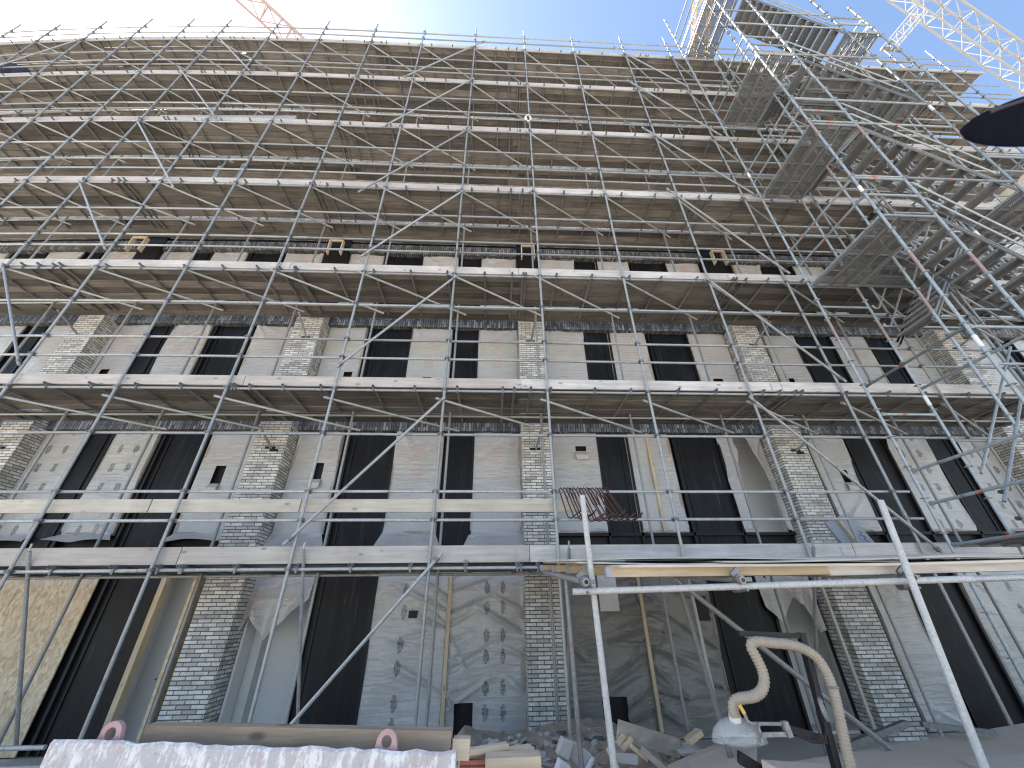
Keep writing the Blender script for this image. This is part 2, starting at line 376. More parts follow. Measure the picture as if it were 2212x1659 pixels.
def sheet_mesh(x0, x1, z0, z1, seed, folds=8, amp=.02, mark=None, hole=None, flap=0., cell=.03, fan=None, lower=None, side=None, anchors=None, bulge=0.):
    """a stapled sheet of plastic: fine grid, folds pressed into it, prints as a second and third material, cut-outs left out"""
    rg = random.Random(seed)
    nx = max(8, int((x1 - x0) / cell)); ztot = z1 - z0
    nz = max(8, int(ztot / cell)); nf = int(flap / cell) if flap else 0
    X, T = np.meshgrid(np.linspace(0, 1, nx + 1), np.linspace(0, 1, nz + 1 + nf))
    ht = ztot + flap
    px = x0 + (x1 - x0) * X; pz = z1 - T * ht
    if lower: pz = z1 - T * (z1 - np.vectorize(lower)(px))
    d = np.zeros_like(px)
    anc = anchors or [(x0, z1), (x1, z1), (x0, z0), (x1, z0)]
    lines = []
    for k in range(folds):
        a = rg.choice(anc); th = rg.uniform(0, 2 * math.pi); L = rg.uniform(.4, 1.4)
        lines.append((a, min(max(a[0] + math.cos(th) * L, x0), x1), min(max(a[1] + math.sin(th) * L, z0), z1)))
    for fx, fz0, fz1, nf_, sl in (fan or []):      # herring-bone folds pulled to a batten
        for k in range(nf_):
            for sg in (-1, 1):
                z_ = fz0 + (fz1 - fz0) * (k + rg.random()) / nf_; L = rg.uniform(.4, 1.3)
                lines.append(((fx, z_), min(max(fx + sg * L, x0), x1), z_ + (sl + rg.uniform(-.35, .35)) * L))
    for a, ex, ez in lines:
        dx, dz = ex - a[0], ez - a[1]; ln = math.hypot(dx, dz)
        if ln < .25: continue
        dx /= ln; dz /= ln
        al = (px - a[0]) * dx + (pz - a[1]) * dz; pe = -(px - a[0]) * dz + (pz - a[1]) * dx
        w = rg.uniform(.016, .036) * (1 + al.clip(0, ln) / ln)
        d += rg.choice((1, 1, -1)) * rg.uniform(.4, 1) * amp * np.exp(-(pe / w) ** 2) * np.clip(np.minimum(al / .08, (ln - al) / (ln * .6)), 0, 1)
    d += amp * .5 * np.sin(px * rg.uniform(3, 6) + seed) * np.sin(pz * rg.uniform(2, 5) + seed * 2) + bulge * np.sin(X * math.pi) * np.sin(np.clip(T, 0, 1) * math.pi)
    if flap:
        q = np.clip((z0 - pz) / flap, 0, 1); d += q * .16 + q * .05 * np.sin(px * 9 + seed); px = px + q * (X - .5) * .28
        pz = pz + q * .02 * np.sin(px * 6 + seed)
    d = np.maximum(d, -.022)
    if lower: d += T * (.05 * np.sin(px * 8 + seed) + .03 * np.sin(px * 19)) + T * T * .1
    b = MB(); n1 = nx + 1
    b.v = [(float(x), float(YW - .03 - y), float(z)) for x, y, z in zip(px.ravel(), d.ravel(), pz.ravel())]
    for j in range(nz + nf):
        for i in range(nx):
            cx = float(px[j, i] + px[j, i + 1]) / 2; cz = float(pz[j, i] + pz[j + 1, i]) / 2
            if hole and hole[0] < cx < hole[1] and hole[2] < cz < hole[3]: continue
            m = 0
            if mark: m = mark(cx, cz)
            b.f.append((j * n1 + i, (j + 1) * n1 + i, (j + 1) * n1 + i + 1, j * n1 + i + 1)); b.m.append(m); b.t.append(0.)
    return b
def blk(cols, zs, w=.11, h=.2):                    # dark printed blocks, each with a cross-piece, in columns
    def f(x, z):
        for cx in cols:
            dx = abs(x - cx)
            if dx > w / 2: continue
            for cz in zs:
                dz = abs(z - cz)
                if dz < h * .26 and dx < w / 2: return 1
                if dz < h * .42 and dx < w * .33: return 1
                if dz < h * .5 and dx < w * .22: return 1
        return 0
    return f
def red(cols, zs, seed=0):                          # faded red print in short lines
    def f(x, z):
        for cx in cols:
            for cz in zs:
                if abs(x - cx) < .15 and abs(z - cz) < .15:
                    r = int((z - cz + .15) / .045)
                    if r % 2 == 0 and abs(x - cx) < .15 - .025 * ((r * 7 + seed) % 4): return 2
        return 0
    return f
SH = [SHEET, PR_BLK, PR_RED]
def window(x0, x1, z0, z1, seed, fl=0, **kw):
    w = MB(); t = .035                              # thin pale batten frame behind the sheet edge
    w.box(x0 - .02, x0 + t, YW - .024, YW + .03, z0 - .02, z1 + .02); w.box(x1 - t, x1 + .02, YW - .024, YW + .03, z0 - .02, z1 + .02)
    w.box(x0 + t, x1 - t, YW - .024, YW + .03, z0 - .02, z0 + t); w.box(x0 + t, x1 - t, YW - .024, YW + .03, z1 - t, z1 + .02)
    o = w.build('window_frame', GREYW, bld, warp=True, smooth=False)
    film = kw.pop('film', 0); sheet_mesh(x0, x1, z0, z1, seed, **kw).build('plastic_sheet', [FILM] + SH[1:] if film else SH, o, warp=True)
    h = kw.get('hole')
    if h and fl:                                    # the cut flap hanging under its hole
        f_ = MB(); f_.v = [(h[0], YW - .045, h[2]), (h[1], YW - .045, h[2]), (h[0] - .01, YW - .12, h[2] - .1), (h[1] + .015, YW - .12, h[2] - .1), (h[0] + .01, YW - .09, h[2] - .2), (h[1], YW - .1, h[2] - .2)]
        f_.f = [(0, 2, 3, 1), (2, 4, 5, 3)]; f_.m = [0, 0]; f_.t = [0, 0]; f_.build('sheet_flap', SHEET, o, warp=True)
    return o
def panel(x0, x1, z0, z1):
    b = MB(); b.box(x0, x1, YW + .01, YW + .05, z0, z1)
    o = b.build('dark_panel', MEMB, bld, warp=True, smooth=False)
    e = MB(); e.box(x0 - .05, x0, YW - .05, YW + .05, z0, z1); e.box(x1, x1 + .05, YW - .05, YW + .05, z0, z1)
    if x1 - x0 > .8: e.box(x0 + .08, x0 + .11, YW - .012, YW + .01, z0, z1)
    else: e.box(x1 - .14, x1 - .11, YW - .012, YW + .01, z0, z1)
    e.build('panel_frame', BLACK, o, warp=True, smooth=False)
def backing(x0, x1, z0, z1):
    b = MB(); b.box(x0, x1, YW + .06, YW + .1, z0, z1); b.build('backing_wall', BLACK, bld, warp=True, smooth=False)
def room(x0, x1, z0, z1):
    b = MB(); y0, y1 = YW + .1, 9.05
    for q in ((x0 - .2, x0, y0, y1, z0, z1), (x1, x1 + .2, y0, y1, z0, z1), (x0 - .2, x1 + .2, y1, y1 + .09, z0, z1), (x0 - .2, x1 + .2, y0, y1, z1, z1 + .1), (x0 - .2, x1 + .2, y0, y1, z0 - .1, z0)): b.box(*q, step=99)
    b.build('room_wall', PLASTER, bld, warp=True, smooth=False)
FL = [(-1.8, .95, GLAY), (.955, 3.9, LAY), (3.905, 6.9, LAY), (6.905, 9.8, LAY)]
SILL = [-1.76, 1.46, 4.45, 7.4]
OPEN_S1 = (5.29, 6.3)
holes = {(1, 2, 4): (-5.95, -5.75, 2.45, 2.85), (1, 3, 0): (-3.88, -3.68, 2.55, 2.9), (1, 4, 0): (1.85, 2.12, 3.2, 3.32), (1, 5, 0): (7.9, 8.1, 2.5, 2.8),
         (2, 2, 0): (-9.62, -9.4, 5.05, 5.3), (2, 2, 4): (-6.1, -5.9, 4.9, 5.1), (2, 3, 0): (-3.75, -3.55, 5.05, 5.25), (2, 3, 2): (-1.8, -1.6, 4.95, 5.15), (2, 4, 2): (3.55, 3.75, 4.9, 5.1),
         (2, 4, 4): (5.62, 5.88, 4.95, 5.2), (2, 5, 0): (7.62, 7.8, 5.0, 5.25), (2, 5, 2): (9.8, 10.0, 5.0, 5.22), (1, 3, 2): None}
for fl, (zb, zt, lay) in enumerate(FL):
    for bi, els in lay.items():
        if fl == 0 and bi in (0, 1, 6): continue
        if fl == 1 and bi in (0,): continue
        bx0, bx1 = bay(bi); op = [(a, c) for k, a, c in els if k == O_]
        if fl == 1 and bi == 4: op = [OPEN_S1]
        xs = [bx0]
        for a, c in op: xs += [a, c]
        xs.append(bx1)
        for a, c in zip(xs[::2], xs[1::2]): backing(a, c, zb, zt)
        for a, c in op:
            room(a - .9 if fl == 0 and bi == 3 else a - .25, c + .3, SILL[fl], LB[fl] + .05)
            if fl == 1: backing(a, c, zb, SILL[1]); backing(a, c, LB[1] + .1, zt)
        # lintel over the bay
        if fl:
            b = MB(); b.box(bx0, bx1, YB + .28, YW + .02, LB[fl], LB[fl] + .36); b.build('lintel', SOLDIER, bld, warp=True, uv='turn', smooth=False)
            b = MB(); b.box(bx0, bx1, YB + .33, YW + .02, LB[fl] + .36, LB[fl] + .5); b.build('lintel_band', BLACK, bld, warp=True, smooth=False)
        zs, zh = SILL[fl], LB[fl] + .08
        for ei, (k, a, c) in enumerate(els):
            sd_ = fl * 100 + bi * 10 + ei
            if k == D_: panel(a, c, -1.78 if fl == 0 else zs - .55, zh)
            elif k == W_:
                if fl == 1 and (a, c) == OPEN_S1: continue
                kw = dict(folds=16, amp=.036)
                hl = holes.get((fl, bi, ei))
                if hl: kw['hole'] = hl
                cx = (a + c) / 2
                if fl == 1 and bi in (2,) and ei in (0, 2): kw['mark'] = blk((cx - .2, cx + .14), [1.55 + .42 * q for q in range(6)])
                elif fl == 1 and bi == 5 and ei > 1: kw['mark'] = blk((cx - .2, cx + .2), [1.6 + .4 * q for q in range(6)])
                elif fl == 2 and bi in (2, 4, 5): kw['mark'] = red((cx - .1, cx + .25), [4.65, 5.25, 5.85, 6.4], ei)
                elif fl == 2 or (fl == 3 and ei != 2): kw['mark'] = red((cx,), [5.6, 6.2, 8.5, 9.2], ei + 2)
                elif fl == 1 and bi in (3, 4): kw['mark'] = red((cx + (.3 if bi == 4 else 0),), [2.0, 2.6, 3.2], ei)
                if fl == 1 and bi == 3: kw['flap'] = .30
                if fl == 1 and bi == 2: kw['flap'] = .14
                if fl == 1 and bi == 4 and ei == 0: kw.update(folds=16, amp=.03)
                if fl == 0 and bi == 3:
                    kw = dict(fan=[(-.8, -1.5, .7, 9, .6), (.58, -1.2, .4, 4, .5)], folds=10, amp=.075, cell=.022, anchors=[(-.8, -.6), (-.8, -.2), (-.8, -1.1), (-.8, .2), (.6, .6), (-2.18, -1.7)], hole=(-.62, -.3, -1.72, -1.26))
                    f1 = blk((-1.62,), [.42, .08, -.42, -.76, -1.24, -1.56], .1, .24); f2 = blk((-.1, .2), [.46, .14, -.3, -.62, -1.06, -1.38, -1.72], .1, .22)
                    kw['mark'] = lambda x, z: f1(x, z) or f2(x, z)
                if fl == 0 and bi == 4:
                    kw = dict(film=1, fan=[(2.82, -1.5, .7, 16, -.25), (4.1, -1.2, .6, 6, .3)], folds=10, amp=.075, cell=.022, anchors=[(2.82, -.3), (2.82, .1), (2.82, -.75), (2.82, -1.2), (1.34, -.4), (4.1, -.8)], hole=(1.9, 2.3, -1.72, -1.2))
                if fl == 0 and bi == 5 and ei == 2: kw['mark'] = blk((cx - .3, cx + .2), [.4, 0, -.4, -.8, -1.2], .1, .2)
                window(a, c, zs, min(zh, zt), sd_, fl=1, **kw)
# studs and boards fixed behind or beside the sheets
def part(name, mat, *boxes):
    b = MB()
    for q in boxes: b.box(*q)
    return b.build(name, mat, bld, warp=True, smooth=False)
part('timber_stud', PINEZ, (-.83, -.765, YW - .085, YW - .05, -1.76, .9)); part('pale_strip', SHEET, (-1.0, -.84, YW - .06, YW - .056, -1.76, .9))
part('timber_stud', PINEZ, (2.79, 2.85, YW - .09, YW - .055, -1.76, .9)); part('timber_stud', PINEZ, (3.52, 3.58, YW - .08, YW - .045, 1.46, 3.7))
part('sheet_patch', PALE, (2.02, 2.38, YW - .08, YW - .075, .05, .7)); part('cut_out', BLACK, (3.5, 3.66, YW - .1, YW - .06, .38, .46)); part('cut_out', BLACK, (3.86, 4.06, YW - .1, YW - .06, -.12, .28))
part('cut_out', BLACK, (-1.52, -1.36, YW - .09, YW - .05, -.02, .1))
part('osb_panel', OSB, (-9.8, -8.63, YW - .05, YW - .03, -1.78, .9)); part('osb_panel', OSB, (-8.62, -7.27, YW - .052, YW - .032, -1.78, .9))
part('door_frame', PINEZ, (-6.12, -6.03, YW - .08, YW + .06, -1.78, .85), (-5.39, -5.32, YW - .08, YW + .06, -1.78, .85), (-6.03, -5.39, YW - .08, YW + .06, .76, .85))
dl = part('door_leaf', OSB, (-5.36, -5.31, YW - .34, YW - .085, -1.76, .84))
b = MB(); b.path([(-5.37, YW - .2, -.82), (-5.43, YW - .2, -.82), (-5.43, YW - .32, -.82)], .009); b.box(-5.375, -5.36, YW - .24, YW - .17, -.70, -.62); b.build('door_handle', PLATE, dl, warp=True)
part('dark_socket', BLACK, (-5.78, -5.64, 9.03, 9.047, -1.62, -1.50)); part('dark_socket', BLACK, (-5.63, -5.56, 9.03, 9.047, -.85, -.73))
part('strut', PINE, (-5.8, -5.42, YW - .1, YW - .06, -1.76, -1.7))
part('interior_column', PALE, (-4.6, -4.2, 8.75, 9.0, -1.76, .9)); part('reveal', PLASTER, (-4.40, -4.36, YW - .02, YW + .3, -1.76, .9))
# torn sheets still hanging from two openings
def torn(name, x0, x1, z1, low, seed, mark=None):
    sheet_mesh(x0, x1, z1 - 1, z1, seed, folds=14, amp=.035, cell=.02, lower=low, mark=mark, bulge=.05).build(name, SH, bld, warp=True)
def pw(pts):
    xs, zs = zip(*pts); return lambda x: float(np.interp(x, xs, zs))
torn('torn_sheet', -4.62, -3.36, .68, pw([(-4.62, .05), (-4.52, -.25), (-4.40, -.18), (-4.3, .05), (-4.0, -.33), (-3.8, -.1), (-3.36, .30)]), 5, red((-4.3,), [.3, .1]))
torn('torn_sheet', 5.2, 6.25, .78, pw([(5.2, .1), (5.45, -.2), (5.7, .25), (5.95, .1), (6.1, -.35), (6.25, -.3)]), 6, red((5.8,), [.25]))
torn('torn_sheet', 5.22, 5.62, 3.62, pw([(5.22, 1.5), (5.34, 1.5), (5.44, 2.4), (5.62, 3.2)]), 9)
torn('torn_sheet', 5.9, 6.3, 3.62, pw([(5.9, 3.3), (6.05, 2.6), (6.2, 1.5), (6.3, 1.47)]), 11)
# ledges below the first-floor windows and formwork at the third-floor pier heads
part('sill', BLACK, (1.3, 6.34, YW - .05, YW + .06, 1.38, 1.44)); part('sill', BLACK, (7.4, 11.98, YW - .05, YW + .06, 1.38, 1.44))
part('sill_batten', GREYW, (4.2, 5.22, YW - .06, YW - .02, .93, .98))
for a in (-10.42, -4.85, .72, 6.5):
    fr = part('wooden_frame', PINEZ, (a, a + .03, YB - .14, YB - .02, 8.95, 9.48), (a + .37, a + .4, YB - .14, YB - .02, 8.95, 9.48), (a + .03, a + .37, YB - .14, YB - .1, 9.42, 9.48))

# ------------------------------------------------------------------ the tube scaffold on the facade
sc = thing('tube_scaffold', 'tall galvanised tube and clamp scaffold covering the whole brick facade', 'scaffold', (0, 6.3, -1.8))
def xline(x0, x1, y, z):
    n = max(1, math.ceil((x1 - x0) / 1.5)); return [(x0 + (x1 - x0) * i / n, y, z) for i in range(n + 1)]
def coupler(m, x, y, z, k=0):                       # right-angle clamp: collar, second collar and bolt
    m.path([(x, y, z - .025), (x, y, z + .025)], .034, 8, k)
    m.path([(x - .03, y + .048, z), (x + .03, y + .048, z)], .034, 8, k)
    m.box(x - .05, x - .028, y - .03, y + .03, z - .012, z + .012, k); m.path([(x + .05, y - .02, z), (x + .05, y + .03, z)], .008, 5, k)
TOPS = {-2: 19.95, 1: 19.95, -10: 20.1}
for i, x in PX.items():
    b = MB(); top = TOPS.get(i, 20.35 + .1 * math.sin(i * 2.3))
    b.tube((x, YF, -1.8), (x, YF, top), .0242, 10)
    b.box(x - .075, x + .075, YF - .075, YF + .075, -1.8, -1.792)
    for j in range(4):                               # splice sleeves where two tubes meet
        z = 1.35 + 4.9 * j + (i % 3) * 1.1
        if z < top - .5: b.path([(x, YF, z - .06), (x, YF, z + .06)], .029, 9)
    b.build('standard', STEEL, sc, warp=True)
for i, x in PX.items():
    b = MB(); b.tube((x, YI, -1.8), (x, YI, 18.9), .0242, 8); b.build('standard', STEEL_SHADE, sc, warp=True)
random.seed(3)
pieces = 0
def run(name, x0, x1, y, z, seg=6., r=.0242):
    x = x0 - random.uniform(0, seg)
    k = 0
    while x < x1:
        e = min(x + seg, x1); s_ = max(x, x0)
        if e - s_ > .3:
            b = MB(); b.path(xline(s_, e - .004, y, z + (.003 if k % 2 else 0)), r, 9, 0); b.build(name, STEEL, sc, warp=True)
        x += seg; k += 1
for l, z in enumerate(LV):
    run('ledger', XMIN[l], XMAX[l], YF + .05, z)
    run('ledger', XMIN[l], XMAX[l], YI + .05, z + .01)
    for q in RAIL[l]:
        x1 = XMAX[l] if l else 7.05
        run('guard_rail', XMIN[l], x1, YF + .05, q)
for l, z in enumerate(HIGH): run('upper_rail', XMIN[l], XMAX[l], YF + .05, z)
# transoms: short cross tubes under the planks, their open ends showing past the front ledger
JOINTS = [-19.9, -14.8, -9.7, -4.6, .5, 5.6, 10.7, 15.8]
tr = []
for l, z in enumerate(LV):
    x = XMIN[l] + .2
    while x < XMAX[l]:
        tr.append((l, x + random.uniform(-.08, .08))); x += .82
    tr += [(l, q + d) for q in JOINTS for d in (-.14, .17) if XMIN[l] < q < XMAX[l]]
tr.sort(key=lambda q: (abs(q[1] + 0) * .25 + q[0] * 2.2))
rest = MB()
for k, (l, x) in enumerate(tr):
    z = LV[l] + .05; b = rest if k >= 100 else MB(); f_ = random.uniform(.02, .06)
    b.tube((x, YF - f_, z), (x, YB - .22, z), .0242, 8, 0, hollow=True)
    if l < 4:
        b.path([(x, YF + .02, z), (x, YF + .08, z)], .033, 8, 1); b.box(x - .014, x + .014, YF + .01, YF + .03, z - .10, z - .02, 1)
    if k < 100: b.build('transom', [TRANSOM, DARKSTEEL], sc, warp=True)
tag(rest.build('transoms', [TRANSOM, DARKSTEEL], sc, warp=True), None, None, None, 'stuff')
# plan braces: from each front pole to the next inner pole, under each deck
n = 0
for l, z in enumerate(LV[1:], 1):
    for i in range(-11, 8):
        if n >= 100 or not (XMIN[l] + 2 < PX[i] < XMAX[l] - 1.5): continue
        zf = z - (.20 if l == 1 else .03); zi = z - .19 - (.12 if l == 1 else 0)
        a = Vector((PX[i], YF + .052, zf)); c = Vector((PX[i + 1], YI - .052, zi)); d = (c - a).normalized()
        b = MB(); b.tube(a - d * .16, c + d * .22, .0242, 8, 0, hollow=l < 3); b.build('plan_brace', STEEL, sc, warp=True); n += 1
# diagonal braces on the outer face
def brace(p, q, name='face_brace'):
    b = MB(); b.tube(p, q, .0242, 9); b.path([Vector(p) + (Vector(q) - Vector(p)) * .025 + Vector((0, .01, 0)), Vector(p) + (Vector(q) - Vector(p)) * .045 + Vector((0, .01, 0))], .036, 8, 1)
    b.path([Vector(p) + (Vector(q) - Vector(p)) * .955 + Vector((0, .01, 0)), Vector(p) + (Vector(q) - Vector(p)) * .975 + Vector((0, .01, 0))], .036, 8, 1)
    b.build(name, [STEEL, DARKSTEEL], sc, warp=True)
yb = YF - .05
for q in [(-.75, .80, -2.75, -1.5), (-.90, 3.42, -3.06, .93), (-.88, 6.46, -2.97, 4.02), (-.88, 9.56, -3.05, 7.0), (-.88, 12.6, -3.55, 9.34), (-.85, 15.9, -3.42, 12.53), (-.55, 19.05, -3.24, 15.73),
          (4.78, 3.5, 7.0, .72), (4.78, 6.6, 6.85, 3.85), (4.6, 9.96, 6.85, 6.8), (4.5, 13.12, 7.12, 9.7), (4.55, 16.3, 6.98, 12.8), (4.42, 19.13, 6.7, 16.0),
          (-10.54, 6.6, -8.6, 4.0), (-10.54, 9.55, -8.62, 7.05), (-10.52, 12.55, -8.1, 9.32), (-10.72, 15.95, -8.3, 12.7), (-10.75, 19.0, -8.35, 15.82),
          (-15.2, 18.6, -19.2, 13.9), (10.5, 6.5, 12.5, 3.8), (10.5, 9.6, 12.5, 6.8)]:
    brace((q[0], yb, q[1]), (q[2], yb, q[3]))
for x, y in ((-18.2, 8.9), (-16.6, 8.9), (-15.0, 8.9)):
    b = MB(); b.tube((x, y, 18.3), (x, y, 21.6), .0242, 8); b.build('standard', STEEL, sc, warp=True)
for z_ in (20.4, 21.1): b = MB(); b.path(xline(-20, -14.8, 8.85, z_), .0242, 8); b.build('guard_rail', STEEL, sc, warp=True)
# raking ground braces from the front to the foot of the inner row, and ties into the piers
for x in (-6.55, -2.75, 1.14, 4.93):
    b = MB(); b.tube((x, YF - .05, .86), (x, YI + .1, -1.5), .0242, 9); b.path([(x, YF - .055, .86), (x, YF - .07, .96)], .013, 7); b.build('raking_brace', STEEL, sc, warp=True)
for i in range(1, 7):
    for lz in (3.52, 6.43):
        a = PIERS[i][0] + .34 + (.06 if i % 2 else -.03)
        b = MB(); b.tube((a + .06, YI - .12, lz - .22), (a, YB - .003, lz - .42), .0242, 8); b.build('wall_tie', STEEL, sc, warp=True)
b = MB(); b.path([(x, YF - .03, -1.25) for x in (-7.5, -6.2, -5.15)], .0242); b.build('foot_rail', STEEL, sc, warp=True)
b = MB(); b.path([(x, YF - .03, -1.42) for x in (-7.5, -6.2, -5.1)], .0242); b.build('foot_rail', STEEL, sc, warp=True)
# clamps where tubes cross the front poles: the hundred nearest one by one
cl = []
for i, x in PX.items():
    for l in range(7):
        for z in [LV[l]] + list(RAIL[l]) + ([HIGH[l]] if l < 6 else []):
            if XMIN[l] < x < XMAX[l]: cl.append((math.hypot(x * .8, z), x, z))
cl.sort(); rest = MB()
for k, (_, x, z) in enumerate(cl):
    b = rest if k >= 100 else MB(); coupler(b, x, YF, z)
    if k < 100: b.build('clamp', DARKSTEEL, sc, warp=True)
tag(rest.build('clamps', DARKSTEEL, sc, warp=True), None, None, None, 'stuff')

# ------------------------------------------------------------------ decks and toe boards lying on the scaffold
ORD = ['lowest', 'second', 'third', 'fourth', 'fifth', 'sixth', 'topmost']
VISL = [-9.1, -11.2, -13.4, -15.5, -18.2, -21., -21.]
NTH = ['leftmost', 'second', 'third', 'fourth', 'fifth', 'sixth', 'seventh', 'last']
random.seed(11)
for l, z in enumerate(LV):
    js = [q for q in JOINTS if XMIN[l] < q < XMAX[l]]
    ends = [XMIN[l]] + js + [XMAX[l]]
    k = 0
    for a, c in zip(ends, ends[1:]):
        if c - a < .8 or c < VISL[l] + .3: continue
        b = MB(); y = YF + .10; zz = z + .078; jo = lambda q, p: .16 * math.sin(q * 7.3 + p * 2.1 + l * 1.7) if q in JOINTS else 0.
        for p in range(5):
            w = .187 + random.uniform(-.004, .006); e0 = jo(a, p) + .003; e1 = jo(c, p) - .003
            b.box(a + e0, c + e1, y, y + w, zz + random.uniform(0, .006) + (.02 if p % 2 else 0), zz + .06, 0, random.random()); y += w + random.choice((.008, .012, .02))
        y = YI + .10
        for p in range(3 if l > 2 else 2):
            w = .235 if l == 2 else .195; e0 = jo(a, p + 7) + .003; b.box(a + e0, c + jo(c, p + 7) - .003, y, y + w, zz + random.uniform(0, .008), zz + .043, 0, random.random()); y += w + .008
        o = b.build('plank_deck', PLANK, None, warp=True, smooth=False)
        tag(o, 'dull brown plank deck on the %s lift, %s length %s' % (ORD[l], NTH[min(k, 7)], 'from the left' if k else 'in view'), 'plank deck', 'plank decks on the scaffold lifts')
        k += 1
    # toe boards
    off = [.06, .0, 0.02, -.05, .1, -.3, .2][l]; k = 0
    for a, c in zip(ends, ends[1:]):
        if c - a < .8 or c < VISL[l] + .3: continue
        a2, c2 = a + off, c + off - .012
        if l == 0 and a2 > 9: continue
        hgt = .235 if l == 0 else .205; dz = random.uniform(0, .012)
        b = MB(); b.box(a2, c2, YF + .058, YF + .09, z + .076 + dz, z + .076 + dz + hgt, 0, random.random())
        if l < 3 and random.random() < .8: b.box(c2 - .22, c2 - .19, YF + .0565, YF + .058, z + .09, z + .26, 1, 0)
        o = b.build('toe_board', [TOEB, GREYB], None, warp=True, smooth=False)
        tag(o, 'pale upright toe board along the %s lift, %s board %s' % (ORD[l], NTH[min(k, 7)], 'from the left' if k else 'in view'), 'toe board', 'toe boards along the scaffold lifts')
        k += 1
for k, (a, c) in enumerate(((-9.5, -5.3), (-5.28, -3.03), (-3.0, 1.55))):
    b = MB(); b.box(a, c, YF + .078, YF + .108, 1.42, 1.62, 0, .2 * k)
    tag(b.build('guard_board', m_wood('guard_board_wood', (.42, .37, .30), (.64, .58, .49), tonevar=.3) if k == 0 else bpy.data.materials['guard_board_wood'], None, warp=True, smooth=False),
        ['beige board between the lowest guard rails, cut by the left photo edge', 'short beige board between the lowest guard rails, left of the middle one', 'beige board between the lowest guard rails, ending beside the rusty hooks'][k], 'board', 'boards between the lowest guard rails')

# ------------------------------------------------------------------ the stair tower (ring-lock scaffold) in front
tw = thing('stair_tower', 'ring-lock stair tower with steel landings and flights in front of the scaffold', 'stair tower', (9.2, 5.15, -1.8))
TX = (6.97, 8.05, 10.38, 11.42); TY = (4.25, 5.16, 6.05)
TOPZ = {(0, 0): 21.5, (1, 0): 21.5, (2, 0): 19.2, (3, 0): 17.06, (0, 2): 21.5, (1, 2): 21.5, (2, 2): 18.6, (3, 2): 17.2, (1, 1): 21.0, (2, 1): 18.6}
def rz(k): return 6.32 + .53 * k
for (i, j), top in TOPZ.items():
    x, y = TX[i], TY[j]; b = MB(); x += {0: 0, 1: -.03, 2: -.04}.get(j, 0)
    b.tube((x, y, -1.8), (x, y, top), .0242, 10)
    z = rz(-15)
    while z < top:
        b.path([(x, y, z - .005), (x, y, z + .005)], .058, 12); b.ring((x, y, z), (0, 0, 1), .052, .007, 12, 4); z += .53
    for z in (rz(-6) + .2, rz(1) + .1, rz(8) - .2, rz(15) + .1):
        b.path([(x, y, z - .10), (x, y, z + .10)], .0295, 10, 1 if (i + j + int(z)) % 3 else 2)
    for z in (rz(-3) + .25, rz(5) + .2): b.path([(x, y, z - .22), (x, y, z + .22)], .0248, 10, 3)
    b.build('tower_standard', [STEEL_T, STEEL_T, WHITEP, m_paint('rubbed_red', (.34, .24, .23)) if 'rubbed_red' not in bpy.data.materials else bpy.data.materials['rubbed_red']], tw)
def tl(p, q, name='tower_ledger', band=True):
    p, q = Vector(p), Vector(q); d = (q - p).normalized(); b = MB()
    b.tube(p + d * .05, q - d * .05, .0242, 9)
    for e, s in ((p, 1), (q, -1)): b.bar(e + d * .03 * s, e + d * .10 * s, .02, .06)      # wedge heads
    if band and (int(p.x * 13 + p.z * 7) % 5) < 3:
        c = p + (q - p) * .42; b.path([c - d * .035, c + d * .035], .0252, 9, 1)
    b.build(name, [STEEL_T, ORANGE], tw)
def ly(i, z, j0=2, j1=0, **k): tl((TX[i] - .04 * (j0 == 2), TY[j0], z), (TX[i], TY[j1], z), **k)
def lx(i0, i1, j, z, **k): tl((TX[i0] + (-.03 if j else 0), TY[j], z), (TX[i1] + (-.03 if j else 0), TY[j], z), **k)
LAND = [(0, .87), (0, 6.22), (0, 9.40), (0, 13.05), (0, 17.9), (2, 3.7), (2, 7.2), (2, 11.85), (2, 14.95)]
def planks(name, x0, x1, y0, y1, z, along, n=3):
    """perforated steel planks with turned-down edges"""
    for k in range(n):
        b = MB(); p = MB()
        if along == 'y':
            w = (x1 - x0) / n; a, c = x0 + k * w + .012, x0 + (k + 1) * w - .012
            p.box(a + .03, c - .03, y0, y1, z - .002, z + .002, step=9)
            b.box(a, a + .03, y0, y1, z - .05, z + .004, step=9); b.box(c - .03, c, y0, y1, z - .05, z + .004, step=9)
            b.box(a + .03, c - .03, y0, y0 + .05, z - .06, z + .0, step=9); b.box(a + .03, c - .03, y1 - .05, y1, z - .06, z, step=9)
            for q in range(1, 4): yy = y0 + (y1 - y0) * q / 4; b.box(a + .03, c - .03, yy - .01, yy + .01, z - .03, z - .004, step=9)
        else:
            w = (y1 - y0) / n; a, c = y0 + k * w + .012, y0 + (k + 1) * w - .012
            p.box(x0, x1, a + .03, c - .03, z - .002, z + .002, step=9)
            b.box(x0, x1, a, a + .03, z - .05, z + .004, step=9); b.box(x0, x1, c - .03, c, z - .05, z + .004, step=9)
            b.box(x0, x0 + .05, a + .03, c - .03, z - .06, z, step=9); b.box(x1 - .05, x1, a + .03, c - .03, z - .06, z, step=9)
        o = b.build(name, PLATE, tw, smooth=False); p.build('perforated_sheet', PERF, o, smooth=False)
for i, z in LAND:
    planks('landing_plank', TX[i] + .03, TX[i + 1] - .03, TY[0] + .03, TY[2] - .03, z, 'y')
    lx(i, i + 1, 0, z - .03); lx(i, i + 1, 2, z - .03); ly(i, z - .03); ly(i + 1, z - .03, band=False)
    e = i if i == 0 else 3
    for q in (.58, 1.11):
        ly(e, z + q); lx(i, i + 1, 0, z + q)
